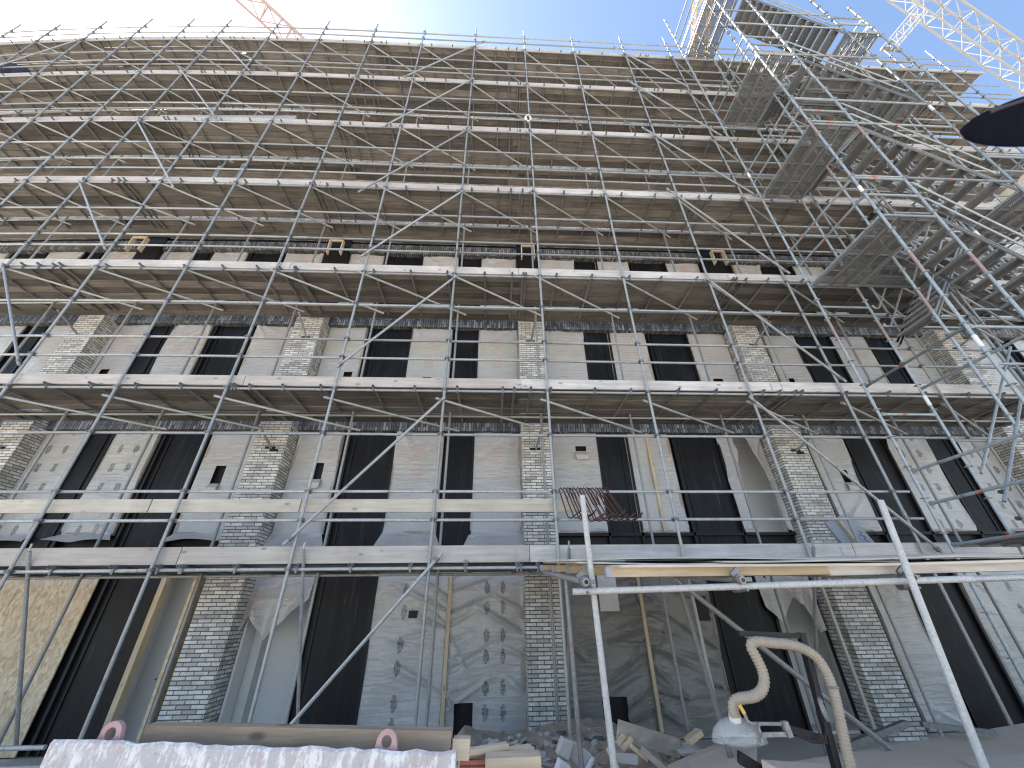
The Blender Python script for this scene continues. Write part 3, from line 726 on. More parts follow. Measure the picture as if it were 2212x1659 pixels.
planks('walkway_plank', TX[1], TX[2], TY[0] + .03, TY[1] - .02, 11.85, 'x'); planks('walkway_plank', TX[1], TX[2], TY[1] + .02, TY[2] - .03, 6.22, 'x')
for z in (3.61, 4.67, 5.2): ly(0, z) if z < 4 else None
ly(0, 3.61); ly(1, 3.58, 2, 1); ly(1, 3.58, 1, 0); lx(0, 3, 0, 3.61); lx(1, 2, 1, 3.58)
for z in (7.40, 9.49, 10.55, 13.1, 15.15, 16.2): lx(0, 1, 0, z); lx(1, 2, 0, z)
for z in (2.55, 5.1, 7.4, 9.9, 12.5, 15.1): lx(1, 2, 2, z); lx(0, 1, 2, z + .5)
for z in (5.1, 8.4, 12.5, 15.6): lx(2, 3, 0, z); lx(2, 3, 2, z + .53); ly(3, z)
def dia(p, q):
    b = MB(); b.tube(p, q, .0215, 9); d = (Vector(q) - Vector(p)).normalized()
    for e, s in ((p, 1), (q, -1)): b.bar(Vector(e), Vector(e) + d * .12 * s, .012, .05)
    b.build('tower_brace', STEEL_T, tw)
dia((8.12, 6.02, 1.95), (10.49, 6.02, 4.6)); dia((6.95, 5.1, 1.26), (8.5, 5.16, 2.97)); dia((10.4, 6.02, 4.7), (8.1, 6.02, 7.3)); dia((8.1, 4.22, 1.5), (10.3, 4.22, 3.5)); dia((8.1, 6.02, 9.5), (10.4, 6.02, 12.1)); dia((10.4, 6.02, 12.3), (8.1, 6.02, 15))
def stair(xa, za, xb, zb, y0, y1):
    """one flight between two levels: outer channels, treads, two bent handrails"""
    b = MB()
    for y in (y0 + .02, y1 - .02):
        for o in (.045, -.045): b.bar((xa, y, za + o), (xb, y, zb + o), .03, .035)
        b.bar((xa, y + (.012 if y == y0 + .02 else -.012), za), (xb, y + (.012 if y == y0 + .02 else -.012), zb), .006, .09)
    fl = b.build('stair_flight', PLATE, tw)
    n_ = max(5, round(abs(za - zb) / .215)); sgn = 1 if xb > xa else -1
    for k in range(1, n_):
        t = k / n_; x = xa + (xb - xa) * t; z = za + (zb - za) * t
        b = MB(); b.box(x - .12, x + .12, y0 + .04, y1 - .04, z - .002, z + .003, step=9); b.box(x - .12, x - .095, y0 + .04, y1 - .04, z - .045, z - .002, step=9); b.box(x + .095, x + .12, y0 + .04, y1 - .04, z - .045, z - .002, step=9)
        b.build('tread', PLATE, fl, smooth=False)
    for y in (y0 + .0, y1):
        for h in (.5, 1.0):
            b = MB(); d = (xb - xa) * .05
            b.path([(xa, y, za + h), (xa + d, y, za + h + .02), (xb - d, y, zb + h - .03), (xb - d * .4, y, zb + h - .03), (xb, y, zb + h + .05)], .019, 8); b.build('handrail', STEEL_T, fl)
for za, zb in ((6.25, 3.75), (9.42, 7.24), (13.0, 10.8), (17.9, 14.98)): stair(TX[1] + .03, za, TX[2] - .03, zb, TY[0] + .02, TY[1] - .02)
stair(TX[2] - .03, 11.8, TX[1] + .03, 9.45, TY[1] + .02, TY[2] - .02); stair(TX[2] - .03, 7.2, TX[1] + .03, 4.6, TY[1] + .08, TY[2] - .02); stair(TX[2] - .03, 14.9, TX[1] + .03, 13.1, TY[1] + .02, TY[2] - .02)
for q in ((6.93, 18.6), (6.93, 19.6)): tl((q[0], 6.05, q[1]), (q[0] + .04, 4.25, q[1] + .02))

# ------------------------------------------------------------------ loading platform in front, right of centre
lp = thing('loading_platform', 'sloping tube loading platform on two leaning posts in front of the scaffold', 'platform', (2.5, 3.4, -1.8))
POST = m_steel('chalky_tube', (.44, .44, .42), (.66, .65, .62), .15, .6)
def one(name, mats, parent, fn, **k):
    b = MB(); fn(b); return b.build(name, mats, parent, **k)
one('post', POST, lp, lambda b: b.tube((.80, 3.52, .925), (.835, 3.5, -1.8), .0242, 14))
one('post', POST, lp, lambda b: b.tube((3.27, 3.21, .80), (2.80, 3.0, -1.8), .0242, 14))
one('front_tube', POST, lp, lambda b: b.tube((.63, 3.45, .155), (3.72, 3.22, .205), .0242, 14, 0, True))
one('front_tube', STEEL, lp, lambda b: b.tube((3.70, 3.27, .205), (5.6, 3.1, .24), .0242, 12, 0, True))
for x, y in ((.72, 3.33), (1.93, 3.28), (3.24, 3.2)):
    one('cross_tube', [STEEL, DARKSTEEL], lp, lambda b: b.tube((x, y, .215), (x + .02, 6.2, .53), .0242, 14, 0, True))
def clampfn(c):
    def f(b):
        c_ = Vector(c); b.path([c_ + Vector((0, -.03, 0)), c_ + Vector((0, .04, .004))], .037, 12); b.path([c_ + Vector((-.03, .06, -.05)), c_ + Vector((.03, .06, -.05))], .037, 12)
        b.bar(c_ + Vector((-.05, 0, .03)), c_ + Vector((.01, 0, .075)), .02, .035); b.bar(c_ + Vector((.04, -.02, 0)), c_ + Vector((.085, -.02, 0)), .03, .03); b.path([c_ + Vector((.02, -.05, -.075)), c_ + Vector((.02, .06, -.075))], .01, 6)
    return f
for c in ((.72, 3.42, .222), (3.24, 3.27, .222), (1.93, 3.34, .222)): one('clamp', DARKSTEEL, lp, clampfn(c))
b = MB(); b.tube((1.78, 4.2, .30), (3.45, 4.2, -1.1), .0242, 10); b.build('face_brace', STEEL_SHADE, lp)
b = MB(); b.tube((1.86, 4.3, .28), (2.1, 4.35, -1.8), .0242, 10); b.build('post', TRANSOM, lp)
b = MB(); b.tube((.78, 4.6, .33), (.80, 4.6, -1.8), .0242, 10); b.build('post', DARKSTEEL, lp)
JW = m_wood('joist_wood', (.36, .27, .17), (.55, .44, .31), tonevar=.3)
sl_ = lambda y: .225 + (y - 3.4) * .11 + .024
for k, (y, x0) in enumerate(((3.46, .915), (4.0, .84), (4.55, .79), (5.2, .73), (5.9, .66))):
    b = MB(); x1 = 2.72 if k == 0 else 4.9
    b.bar((x0, y, sl_(y) + .035), (x1, y - .12 * (x1 - x0) / 4, sl_(y) + .035), .06, .07)
    b.bar((x0 - .004, y, sl_(y) + .035), (x0 + .03, y, sl_(y) + .035), .064, .074, m=1)
    tag(b.build('joist', [JW, GREYB], None, smooth=False), ['nearest brown joist under the stacked sheets of the loading platform', 'second nearest short joist end showing under the platform sheets', 'middle joist end of the five stepping back under the platform sheets', 'fourth joist end back under the platform sheets', 'farthest joist end under the platform sheets, by the brick pier'][k], 'joist', 'joists under the loading platform sheets')
b = MB(); b.bar((2.73, 3.42, sl_(3.4) + .037), (5.4, 3.2, sl_(3.4) + .062), .06, .075); tag(b.build('joist', TOEB, None, smooth=False), 'pale knotty joist along the right front edge of the loading platform', 'joist', 'joists under the loading platform sheets')
PLY = m_wood('ply_sheet', (.46, .41, .34), (.68, .62, .54), tonevar=.3)
for k, (x0, x1, y0, y1, h, t) in enumerate(((.96, 5.2, 3.38, 5.6, .072, .018), (.72, 3.4, 3.55, 6.1, .094, .012), (1.9, 5.4, 3.5, 6.05, .110, .012), (.66, 4.4, 3.62, 6.15, .126, .012))):
    nx = 14; b = MB(); vs = []; fs = []
    for i in range(nx + 1):
        x = x0 + (x1 - x0) * i / nx; bow = .01 * math.sin(i * .55 + k * 2) * (k > 0) + .018 * max(0, x - 3.2) ** 1.2
        ya = y0 - .05 * (x - 1)
        vs += [(x, ya, sl_(ya) + h + bow), (x, y1, sl_(y1) + h), (x, y1, sl_(y1) + h + t), (x, ya, sl_(ya) + h + t + bow)]
    for i in range(nx):
        for j in range(4): fs.append((4 * i + j, 4 * i + (j + 1) % 4, 4 * i + 4 + (j + 1) % 4, 4 * i + 4 + j))
    fs += [(3, 2, 1, 0), (4 * nx, 4 * nx + 1, 4 * nx + 2, 4 * nx + 3)]
    b.add(vs, fs, 0, k * .2); tag(b.build('board_sheet', PLY, None, smooth=False), ['thick pale bottom sheet of the stack on the loading platform', 'second sheet up, bowed, at the left of the loading platform stack', 'thin bowed sheet near the top of the stack, reaching far right', 'topmost thin sheet of the stack on the loading platform'][k], 'sheet', 'sheets stacked on the loading platform')

# bent rusty bars hung over the guard rail
random.seed(21)
HK = [1.07 + .052 * k + random.uniform(-.012, .012) for k in range(16)]
for k, x in enumerate(HK):
    s = k / 15; zt = RAIL[0][0] + .035; lean = .12 + .16 * s + random.uniform(-.02, .02); ln = .47 + random.uniform(-.03, .03)
    y = YF + .02 - .012 * (k % 3)
    pts = [(x + .17 + random.uniform(-.02, .03), y + .10, zt - .24), (x + .10, y + .085, zt - .03), (x + .08, y + .06, zt), (x + .02, y - .05, zt + .004), (x - .01, y - .075, zt - .03)]
    e = (x + lean - .02, y - .09, zt - ln); pts += [e, (e[0] + .02, e[1] - .02, e[2] - .035), (e[0] + .055, e[1] - .04, e[2] - .035)]
    pts.append((e[0] + .20 + random.uniform(-.03, .04), e[1] - .08, e[2] + .06 + random.uniform(-.02, .02)))
    b = MB(); b.path(pts, .0105, 7)
    tag(b.build('rusty_hook', RUST, None), 'bent rusty steel bar hooked over the lowest guard rail beside the middle pier', 'steel hook', 'bent rusty bars hung on the guard rail')

# leaning insulation board with scribbled marks
b = MB(); b.bar((7.02, 8.0, 1.65), (7.35, 7.9, .70), .06, .62, upv=(1, 0, .35)); ib = b.build('board', GREYB, None, smooth=False)
ib = tag(ib, 'blue-grey board with scribbles leaning by the right brick pier on the lowest lift', 'insulation board'); ib.name = 'insulation_board'
for c0 in ((7.25, 1.36), (7.52, 1.38)):
    b = MB(); pts = []
    for i in range(16):
        t = i / 15; pts.append((c0[0] - .02 + .05 * math.sin(t * 14) * .7 + t * .10, 7.84, c0[1] - t * .20))
    b.path(pts, .006, 5); b.build('scribble', BLACKP, ib)
b = MB(); b.bar((6.98, 7.93, 1.62), (7.22, 7.8, .72), .05, .03, upv=(1, 0, 0)); tag(b.build('timber_strip', PINE, None, smooth=False), 'thin yellow timber strip against the edge of the leaning blue-grey board', 'timber')

# ------------------------------------------------------------------ painted ballast block with lifting eyes, timber on top
bb = thing('ballast_block', 'white and pink peeling concrete ballast block with two lifting eyes', 'concrete block', (-1.15, 2.9, -1.8))
b = MB(); vs = []; xs = [-2.12 + .065 * q for q in range(31)]; 
prof = lambda x: -.495 - (x + 2.1) * .042
random.seed(5)
for i, x in enumerate(xs):
    zt = prof(x) + random.uniform(-.007, .007)
    vs += [(x, 2.6, -1.8), (x, 2.98, -1.8), (x, 2.98, zt - .10), (x, 2.70, zt - .10), (x, 2.66, zt - .012), (x, 2.612, zt), (x, 2.6, zt - .012)]
fs = []
for i in range(len(xs) - 1):
    for j in range(7): fs.append((7 * i + j, 7 * i + (j + 1) % 7, 7 * i + 7 + (j + 1) % 7, 7 * i + 7 + j))
fs += [(6, 5, 4, 3, 2, 1, 0), tuple(7 * (len(xs) - 1) + j for j in range(7))]
b.add(vs, [f[::-1] for f in fs]); b.build('block', BALLAST, bb, smooth=False)
for x in (-1.89, -.525):
    b = MB(); zt = prof(x) - .035; c = (x, 2.66, zt + .055)
    no = 32; vs = []; fs = []
    for yy in (2.645, 2.672):
        for ring_ in (0, 1):
            for q in range(no):
                th = 2 * math.pi * q / no; cx, cz = math.cos(th), math.sin(th)
                if ring_: vs.append((x + .026 * cx, yy, zt + .055 + .026 * cz))
                elif cz >= 0: vs.append((x + .05 * cx, yy, zt + .055 + .05 * cz))
                else: k_ = 1 / max(abs(cx), abs(cz)); vs.append((x + .055 * cx * k_, yy, zt + .055 + .075 * cz * k_))
    for q in range(no):
        r_ = (q + 1) % no; a_, b_, c_, d_ = 0, no, 2 * no, 3 * no
        fs += [(a_ + q, a_ + r_, b_ + r_, b_ + q), (c_ + r_, c_ + q, d_ + q, d_ + r_), (a_ + r_, a_ + q, c_ + q, c_ + r_), (b_ + q, b_ + r_, d_ + r_, d_ + q)]
    b.add(vs, fs); b.build('lifting_eye', EYERED, bb)
for x, z in ((-1.45, -.63), (-.95, -.66)):
    b = MB(); b.ring((x, 2.598, z), (0, 1, 0), .03, .006, 8, 5); b.build('cast_mark', BALLAST, bb)
b = MB(); b.bar((-1.80, 2.79, -.525), (-.21, 2.80, -.583), .09, .11)
tag(b.build('timber_beam', BROWNW, None, smooth=False), 'worn brown timber beam lying on the pink and white block', 'timber')
b = MB(); b.bar((-.20, 2.80, -.603), (-.11, 2.80, -.606), .08, .085); tag(b.build('timber_offcut', PINE, None, smooth=False), 'short timber offcut at the right end of the brown beam', 'timber')
# boards to the right of the block
for k, (n_, p, q, w, h, mt, lab) in enumerate((
    ('timber_batten', (-.25, 3.3, -.745), (.11, 3.42, -.735), .06, .03, PINE, 'pale batten lying across the boards right of the pink block'),
    ('timber_plank', (-.03, 3.28, -.79), (.31, 3.28, -.785), .14, .085, PINE, 'thick short plank end right of the pink block, resting on red bars'),
    ('timber_plank', (-.30, 3.36, -.775), (.28, 3.5, -.765), .10, .02, PINE, 'thin pale plank under the batten right of the pink block'),
    ('steel_bar', (-.30, 3.33, -.785), (.0, 3.33, -.79), .04, .022, REDSTEEL, 'upper dark red steel bar under the plank beside the pink block'),
    ('steel_bar', (-.30, 3.33, -.812), (.0, 3.33, -.817), .04, .022, REDSTEEL, 'lower dark red steel bar under the plank beside the pink block'))):
    b = MB(); b.bar(p, q, w, h); tag(b.build(n_, mt, None, smooth=False), lab, n_.split('_')[1])

# rubble heap and what lies on it
b = MB(); nx, ny = 46, 40; random.seed(9); rgn = np.random.RandomState(4).rand(ny + 1, nx + 1)
for j in range(ny + 1):
    for i in range(nx + 1):
        x = -.9 + 3.6 * i / nx; y = 3.2 + 4.3 * j / ny
        e = min(1, min(i, nx - i) / 7) * min(1, (min(j, ny - j) + .0) / 5)
        z = -1.30 + .07 * math.sin(x * 3.1 + 1) * math.cos(y * 2.3) + .36 * max(0, 1 - abs(y - 3.5) / .8) * (x < .6) + .05 * (rgn[j, i] - .5)
        b.v.append((x, y, -1.8 + (z + 1.8) * e))
for j in range(ny):
    for i in range(nx): b.f.append((j * (nx + 1) + i, j * (nx + 1) + i + 1, (j + 1) * (nx + 1) + i + 1, (j + 1) * (nx + 1) + i)); b.m.append(0); b.t.append(0)
rg = random.Random(31)
for q in range(230):
    x, y = rg.uniform(-.6, 2.4), rg.uniform(3.6, 6.6); ix, iy = int((x + .9) / 3.6 * nx), int((y - 3.2) / 4.3 * ny)
    z = b.v[iy * (nx + 1) + ix][2] + .005; th = rg.uniform(0, 6.28); m = rg.choice((0, 1, 1, 2, 3)); L = rg.uniform(.02, .06) if m != 2 else rg.uniform(.08, .22)
    d_ = Vector((math.cos(th), math.sin(th), rg.uniform(-.2, .4)))
    b.bar(Vector((x, y, z)) - d_ * L, Vector((x, y, z)) + d_ * L, rg.uniform(.02, .07) if m != 2 else .03, rg.uniform(.015, .05) if m != 2 else .015, (rg.uniform(-.4, .4), rg.uniform(-.4, .4), 1), m, rg.random())
tag(b.build('rubble_heap', [SOIL, CONCRETE, GREYW, BRICK], None, smooth=False), 'heap of brown soil and rubble at the foot of the middle pier', 'rubble', None, 'stuff')
def chunk(n_, c, s, mt, lab, cat, seed, rot=0.):
    rg = random.Random(seed); b = MB(); vs = []
    for dx, dy, dz in ((-1, -1, -1), (1, -1, -1), (1, 1, -1), (-1, 1, -1), (-1, -1, 1), (1, -1, 1), (1, 1, 1), (-1, 1, 1)):
        v = Vector((dx * s[0], dy * s[1], dz * s[2])); v = Matrix.Rotation(rot, 3, 'Y') @ v
        vs.append(Vector(c) + v + Vector((rg.uniform(-.2, .2) * s[0], rg.uniform(-.2, .2) * s[1], rg.uniform(-.2, .2) * s[2])))
    b.add(vs, [(0, 3, 2, 1), (4, 5, 6, 7), (0, 1, 5, 4), (1, 2, 6, 5), (2, 3, 7, 6), (3, 0, 4, 7)])
    o = b.build(n_, mt, None, smooth=False)
    m = o.modifiers.new('bevel', 'BEVEL'); m.width = min(s) * .25; m.segments = 2
    tag(o, lab, cat)
chunk('concrete_chunk', (.71, 4.95, -1.09), (.06, .06, .07), CONCRETE, 'pale rough concrete lump leaning at the foot of the middle pier', 'rubble', 1, .4)
chunk('concrete_chunk', (.84, 5.0, -1.15), (.09, .08, .07), CONCRETE, 'broken grey concrete piece beside the leaning pole right of the middle pier', 'rubble', 2, .6)
chunk('foam_block', (.66, 4.8, -1.20), (.06, .05, .05), PALE, 'pale blue foam block lying below the concrete lump', 'foam', 3, .5)
chunk('paving_slab', (1.27, 4.95, -1.15), (.10, .12, .035), CONCRETE, 'flat grey paving slab on the rubble beside the white post', 'slab', 4, .12)
chunk('paving_slab', (1.95, 5.05, -1.16), (.12, .1, .015), PALE, 'thin white slab lying at the right of the rubble heap', 'slab', 5, -.05)
b = MB(); b.tube((.88, 4.9, -1.26), (.97, 4.95, -1.17), .025, 12, 0, True); tag(b.build('pipe_stub', PALE, None), 'short white pipe stub sticking out of the rubble', 'pipe')
for n_, p, q, w, h, mt, lab, upv in (
    ('timber_plank', (1.24, 4.95, -.965), (1.87, 5.1, -1.15), .03, .15, GREYW, 'long grey plank sloping down on edge across the rubble heap', (0, 0, 1)),
    ('timber_offcut', (1.20, 4.88, -1.06), (1.28, 4.9, -1.0), .05, .03, PINE, 'upper sawn offcut end poking left from under the sloping plank', (0, 0, 1)),
    ('timber_offcut', (1.23, 4.85, -1.09), (1.34, 4.88, -1.02), .05, .035, PINE, 'lower sawn offcut end below the sloping grey plank', (0, 0, 1)),
    ('timber_batten', (1.31, 4.82, -1.06), (1.46, 4.85, -1.17), .03, .035, PINE, 'pale batten end pointing down right over the paving slab', (0, 0, 1)),
    ('timber_plank', (1.40, 4.8, -1.07), (1.62, 4.7, -1.24), .05, .05, GREYW, 'dark weathered post lying at the right of the pale batten', (0, 0, 1)),
    ('timber_offcut', (1.93, 5.0, -1.08), (2.09, 5.05, -1.02), .08, .05, PINE, 'brown wood block at the far right of the rubble heap', (0, 0, 1)),
    ('timber_batten', (1.15, 4.7, -1.22), (1.10, 4.85, -1.08), .03, .03, PINE, 'short light batten standing left of the white post in rubble', (0, 0, 1)),
    ('timber_plank', (1.5, 4.6, -1.22), (2.25, 4.9, -1.12), .22, .03, DUSTB, 'broad dusty board lying flat at the front of the rubble heap', (0, 0, 1)),
    ('steel_tube', (3.1, 4.5, -1.05), (3.84, 4.55, -.90), .05, .05, DARKSTEEL, 'dark square tube lying behind the dusty bench by the right pier', (0, 0, 1)),
    ('steel_tube', (3.94, 4.5, -.90), (4.5, 4.4, -.95), .04, .04, DARKSTEEL, 'dark thin tube lying behind the dusty bench at right', (0, 0, 1))):
    b = MB(); b.bar(p, q, w, h, upv); tag(b.build(n_, mt, None, smooth=False), lab, n_.split('_')[1])

# ------------------------------------------------------------------ dusty bench and the dust extractor on it
wb = thing('workbench', 'broad dusty board bench top in the lower right corner', 'bench', (3.4, 3, -1.8))
def slab(name, pts, z, t, mat, parent=None):
    b = MB(); n = len(pts)
    vs = [(x, y, zz) for x, y, zz in pts] + [(x, y, zz - t) for x, y, zz in pts]
    b.add(vs, [tuple(range(n)), tuple(range(2 * n - 1, n - 1, -1))] + [(i, n + i, n + (i + 1) % n, (i + 1) % n) for i in range(n)]); return b.build(name, mat, parent, smooth=False)
slab('top_board', [(1.55, 1.9, -1.0), (5.6, 1.7, -1.0), (5.6, 5.0, -1.0), (2.0, 3.9, -1.0)], 0, .03, DUSTB, wb)
for x, y in ((1.75, 2.1), (5.4, 1.9), (5.4, 4.8), (2.2, 3.8)):
    b = MB(); b.box(x - .04, x + .04, y - .04, y + .04, -1.8, -1.03); b.build('leg', GREYW, wb, smooth=False)
slab('sheet', [(1.5, 3.9, -1.12), (2.1, 4.1, -1.02), (2.5, 4.75, -.97), (1.75, 4.6, -1.12)], 0, .02, DUSTB).name = 'loose_board'
tag(bpy.data.objects['loose_board'], 'brown loose board sloping on the rubble behind the clear hood', 'board')
ex = thing('dust_extractor', 'dust extraction arm with beige hose and clear plastic hood', 'dust extractor', (2.0, 3.0, -1.0))
EY = 3.0
one('frame', BLACKP, ex, lambda b: (b.bar((2.055, EY, -.12), (1.99, EY, -1.0), .035, .045, (0, 1, 0)), b.bar((1.63, EY, -.118), (2.075, EY, -.14), .035, .03), b.bar((2.01, EY, -.66), (1.72, EY - .02, -.588), .03, .04)), smooth=False)
hp = [(1.455, -.535), (1.452, -.49), (1.475, -.457), (1.53, -.447), (1.60, -.443), (1.655, -.42), (1.692, -.375), (1.70, -.32), (1.688, -.265), (1.672, -.22), (1.66, -.185), (1.685, -.163), (1.74, -.163), (1.82, -.172), (1.90, -.178), (1.97, -.19), (2.03, -.215), (2.075, -.25), (2.10, -.30), (2.112, -.36), (2.112, -.43), (2.10, -.51), (2.085, -.59), (2.07, -.68), (2.055, -.80), (2.05, -.96)]
def hosefn(b):
    P = [];
    for a, c in zip(hp, hp[1:]):
        L = math.hypot(c[0] - a[0], c[1] - a[1]); k = max(2, int(L / .005))
        for i in range(k): P.append((a[0] + (c[0] - a[0]) * i / k, EY - .045, a[1] + (c[1] - a[1]) * i / k))
    Q = [P[0]] + [tuple(sum(P[max(0, min(len(P) - 1, i + d))][q] for d in range(-5, 6)) / 11 for q in range(3)) for i in range(1, len(P) - 1)] + [P[-1]]
    b.path(Q, .03, 14, radii=[.0295 + .0028 * math.sin(i * 2 * math.pi / 3.6) for i in range(len(Q))])
b = MB(); hosefn(b); b.build('hose', HOSE, ex, ang=80)
def dome(b):
    n, m_ = 18, 8
    for j in range(m_ + 1):
        ph = j / m_ * math.pi / 2
        for i in range(n):
            th = 2 * math.pi * i / n; r = math.cos(ph) * (1 if j < m_ else .0) + .22 * (j == m_)
            r = max(r, .2); b.v.append((1.475 + .14 * r * math.cos(th) + .02 * (1 - j / m_) * math.cos(th) - .005, EY + .0 + .11 * r * math.sin(th), -.655 + .115 * math.sin(ph)))
    for j in range(m_):
        for i in range(n): b.f.append((j * n + i, j * n + (i + 1) % n, (j + 1) * n + (i + 1) % n, (j + 1) * n + i)); b.m.append(0); b.t.append(0.)
b = MB(); dome(b); b.build('hood', CLEAR, ex)
one('collar', PALE, ex, lambda b: b.path([(1.46, EY - .03, -.555), (1.455, EY - .04, -.525)], .033, 16))
one('handle', YELSTEEL, ex, lambda b: b.path([(1.468, EY - .10, -.468), (1.487, EY - .10, -.51)], .011, 10))
one('bracket', PLATE, ex, lambda b: (b.path([(1.487, EY - .10, -.51), (1.495, EY - .10, -.545), (1.515, EY - .10, -.557), (1.71, EY - .1, -.562)], .009, 8), b.bar((1.545, EY - .1, -.607), (1.72, EY - .1, -.607), .012, .022), b.bar((1.712, EY - .1, -.55), (1.722, EY - .1, -.62), .03, .03, (0, 1, 0)), b.bar((1.55, EY - .1, -.557), (1.548, EY - .1, -.64), .01, .02, (0, 1, 0))))
one('ring_lamp', PLATE, ex, lambda b: (b.ring((1.985, EY - .08, -.505), (.75, -.62, .1), .05, .008, 28, 8), b.path([(2.0, EY - .06, -.47), (2.02, EY - .02, -.46)], .012, 8)))
one('hose_clip', PLATE, ex, lambda b: b.ring((2.112, EY - .045, -.405), (0, .05, 1), .033, .006, 20, 6))
one('power_cable', BLACKP, ex, lambda b: b.path([(2.03, EY - .03, -.16), (2.025, EY - .045, -.3), (2.0, EY - .04, -.45), (1.985, EY - .05, -.6), (1.94, EY - .06, -.66), (1.86, EY - .07, -.65), (1.74, EY - .08, -.60)], .006, 6))
one('bolt', DARKSTEEL, ex, lambda b: [b.path([(x, EY - .118, z), (x, EY - .104, z)], .009, 8) for x, z in ((1.55, -.56), (1.70, -.562), (1.555, -.607), (1.71, -.607))] and None)
one('hood_rim', PLATE, ex, lambda b: b.ring((1.47, EY, -.652), (0, 0, 1), .146, .004, 28, 6, 0, .8))
slab('bench_board', [(2.6, 2.0, -.985), (4.9, 2.2, -.985), (5.2, 2.9, -.985), (2.75, 2.75, -.985)], 0, .014, GREYW, wb); slab('bench_board', [(3.3, 3.15, -.98), (5.3, 3.4, -.98), (5.3, 4.1, -.98), (3.6, 3.9, -.98)], 0, .018, DUSTB, wb)
# saw parts at the bottom edge
b = MB(); b.bar((1.62, 3.0, -.80), (2.02, 3.0, -.83), .2, .08); tag(b.build('tool_case', DUSTB, None, smooth=False), 'beige tool case with yellow edge at the bottom photo edge below the hood', 'case')
chunk('timber_wedge', (1.60, 3.15, -.80), (.09, .02, .03), BLACKP, 'black wedge-shaped offcut beside the beige tool case', 'offcut', 8, .5)

# ------------------------------------------------------------------ small things up on the lifts
b = MB(); b.bar((-10.27, 6.47, 13.08), (-6.2, 6.45, 13.16), .07, .30); o = b.build('metal_formwork_beam', m_steel('scuffed_grey', (.30, .31, .33), (.62, .63, .65), .2, .6), None, warp=True, smooth=False); tag(o, 'scuffed grey metal beam lying behind the toe board on the fifth lift at left', 'beam')
b = MB()
for k in range(3):
    b.path([(.93 + .10 * math.sin(t / 14 * 2 * math.pi) * (1 - .2 * k), 6.24 - .012 * k, 13.25 - .33 * (1 - math.cos(t / 14 * 2 * math.pi)) / 2 * (1 + .12 * k) + .28) for t in range(15)], .012, 7)
tag(b.build('rope_loop', ROPE, None), 'white rope loop hanging on the middle pole near the fifth lift', 'rope')
for k, (x, z) in enumerate(((-7.45, 10.25), (-6.85, 10.4))):
    b = MB(); b.bar((x, 6.42, z - .45), (x - .08, 6.46, z + .35), .12, .05, (0, 1, 0)); tag(b.build('steel_channel', PLATE, None, warp=True, smooth=False), ['lower grey channel standing on the fourth lift left of centre', 'upper grey channel standing on the fourth lift left of centre'][k], 'channel')
cb = MB()
for c, s in (((-17.15, 6.55, 16.75), (.55, .22, .16)), ((-16.85, 6.6, 16.72), (.30, .2, .22)), ((-17.4, 6.6, 16.8), (.3, .2, .2))):
    vs = []; fs = []
    for j in range(9):
        ph = math.pi * j / 8
        for i in range(12):
            th = 2 * math.pi * i / 12; q = 1 + .12 * math.sin(i * 3.1 + j * 2)
            vs.append((c[0] + s[0] * math.sin(ph) * math.cos(th) * q, c[1] + s[1] * math.sin(ph) * math.sin(th) * q, c[2] + s[2] * math.cos(ph)))
    for j in range(8):
        for i in range(12): fs.append((j * 12 + i, (j + 1) * 12 + i, (j + 1) * 12 + (i + 1) % 12, j * 12 + (i + 1) % 12))
    cb.add(vs, fs, 0)
tag(cb.build('cloth_bundle', BLUE, None, warp=True), 'dark blue bundle behind the toe board at the upper left edge', 'cloth')
for k, (x, z0, z1) in enumerate(((13.2, 17.0, 18.3),)):
    b = MB(); b.box(x, x + 1.3, 6.9, 6.93, z0, z1, step=9); tag(b.build('plastic_board', GREYB, None, smooth=False), 'grey board standing under the topmost lift behind the stair tower', 'board')

# dark cloth close to the lens
b = MB(); n, m_ = 26, 20
ax0 = Vector((.885, .36, .79)); ax1 = Vector((1.32, .36, .925)); d = (ax1 - ax0); dn = d.normalized(); vv = Vector((0, 0, 1)); 
view = (ax0 + ax1).normalized(); upn = view.cross(dn).normalized()
for j in range(m_ + 1):
    t = j / m_; w = .088 * (1 - (1 - min(1, t * 1.1)) ** 2.2) ** .62 + .004
    for i in range(n):
        th = 2 * math.pi * i / n; c = ax0 + d * t
        rr = 1 + .10 * math.exp(-((th - 4.1) / .12) ** 2) - .07 * math.exp(-((th - 4.4) / .12) ** 2)
        b.v.append(tuple(c + upn * (w * .62 * math.sin(th) * rr) + view * (w * .35 * math.cos(th) * rr)))
for j in range(m_):
    for i in range(n): b.f.append((j * n + i, j * n + (i + 1) % n, (j + 1) * n + (i + 1) % n, (j + 1) * n + i)); b.m.append(0); b.t.append(0.)
b.f.append(tuple(range(n))); b.m.append(0); b.t.append(0.)
DC = tag(b.build('dark_cloth', NAVY, None), 'blurred navy cloth tip poking in close at the right edge', 'cloth')

b = MB(); pts = []
for j in range(3, m_ + 1):
    t = j / m_; w = .088 * (1 - (1 - min(1, t * 1.1)) ** 2.2) ** .62 + .004; th = -2.2
    pts.append(ax0 + d * t + upn * (w * .62 * math.sin(th)) + view * (w * .36 * math.cos(th)))
b.path(pts, .0035, 8); b.build('seam_highlight', m_simple('navy_seam_highlight', (.012, .014, .022), (.03, .033, .045), 80, .9), DC)  # highlight painted as a lighter navy strip along the cloth

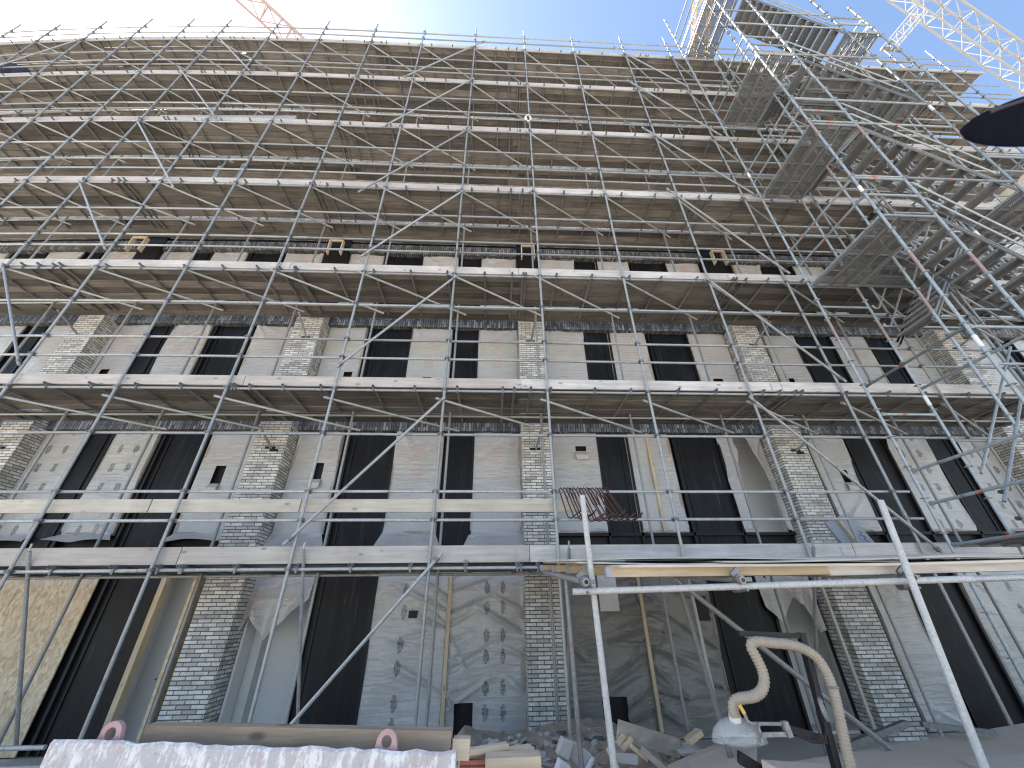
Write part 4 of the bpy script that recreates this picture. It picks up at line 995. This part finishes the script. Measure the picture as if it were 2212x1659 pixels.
# ------------------------------------------------------------------ cranes beyond and above
def lattice(b, p, q, w, h, up_, bays, r, mc=0, md=0, tri=False):
    p, q = Vector(p), Vector(q); d = (q - p).normalized(); s = d.cross(Vector(up_)).normalized(); u = s.cross(d).normalized()
    offs = [s * -w / 2, s * w / 2, u * h] if tri else [s * -w / 2 - u * h / 2, s * w / 2 - u * h / 2, s * w / 2 + u * h / 2, s * -w / 2 + u * h / 2]
    for o in offs: b.tube(p + o, q + o, r, 7, mc)
    k = len(offs)
    for i in range(bays):
        a = p + (q - p) * (i / bays); c = p + (q - p) * ((i + 1) / bays)
        for j in range(k):
            o1, o2 = offs[j], offs[(j + 1) % k]
            b.tube(a + o1, c + o2, r * .5, 5, md); b.tube(a + o1, a + o2, r * .5, 5, md)
    return offs
RW = m_steel('crane_red', (.44, .28, .26), (.55, .40, .37), 0, .5)
c1 = thing('tower_crane', 'red and white lattice crane jib in the bright sky at upper left', 'crane', (-30, 20, -1.8))
b = MB(); lattice(b, (-24, 1.5, 34), (4, 30, 34), 1.25, 1.1, (0, 0, 1), 26, .085, 0, 1, True); b.build('jib', [RW, RW], c1)
b = MB(); lattice(b, (4.5, 31, -1.8), (4.5, 31, 37), 1.4, 1.4, (0, 1, 0), 24, .08); b.build('mast', RW, c1)
c2 = thing('tower_crane', 'white lattice crane boom crossing the upper right corner', 'crane', (34, 16, -1.8))
A = Vector((20.9, 6.05, 26.0)) * .92; Bv = Vector((29.4, 8.6, 26.0)) * .80; dd = Bv - A
b = MB(); lattice(b, A - dd * .6, Bv + dd * 1.1, .85, .8, (.3, -.8, .5), 14, .045, 0, 0); b.build('boom', WHITESTEEL, c2)
q0 = Vector((18.7, 5.6, 22.9)); p0 = Vector((18.3, 7.0, 22.73))
b = MB(); lattice(b, q0, p0, .42, .34, (0, 1, 0), 5, .022); b.build('strut', WHITESTEEL, c2)
b = MB(); b.bar(p0 + Vector((-.35, 0, 0)), p0 + Vector((.45, 0, -.06)), .14, .10); b.build('strut_head', PLATE, c2)
b = MB(); e = Bv + dd * 1.1; lattice(b, (e.x, e.y, -1.8), (e.x, e.y, e.z), 1.8, 1.8, (0, 1, 0), 16, .09); b.build('mast', WHITESTEEL, c2)
c3 = thing('tower_crane', 'yellow lattice crane jib behind the top of the stair tower', 'crane', (22, 26, -1.8))
b = MB(); lattice(b, (14.2, 7, 40), (21.5, 26, 40), 1.1, 1.0, (0, 0, 1), 20, .05); b.build('jib', YELSTEEL, c3)
b = MB(); lattice(b, (21.8, 26.5, -1.8), (21.8, 26.5, 42), 1.6, 1.6, (0, 1, 0), 24, .08); b.build('mast', YELSTEEL, c3)
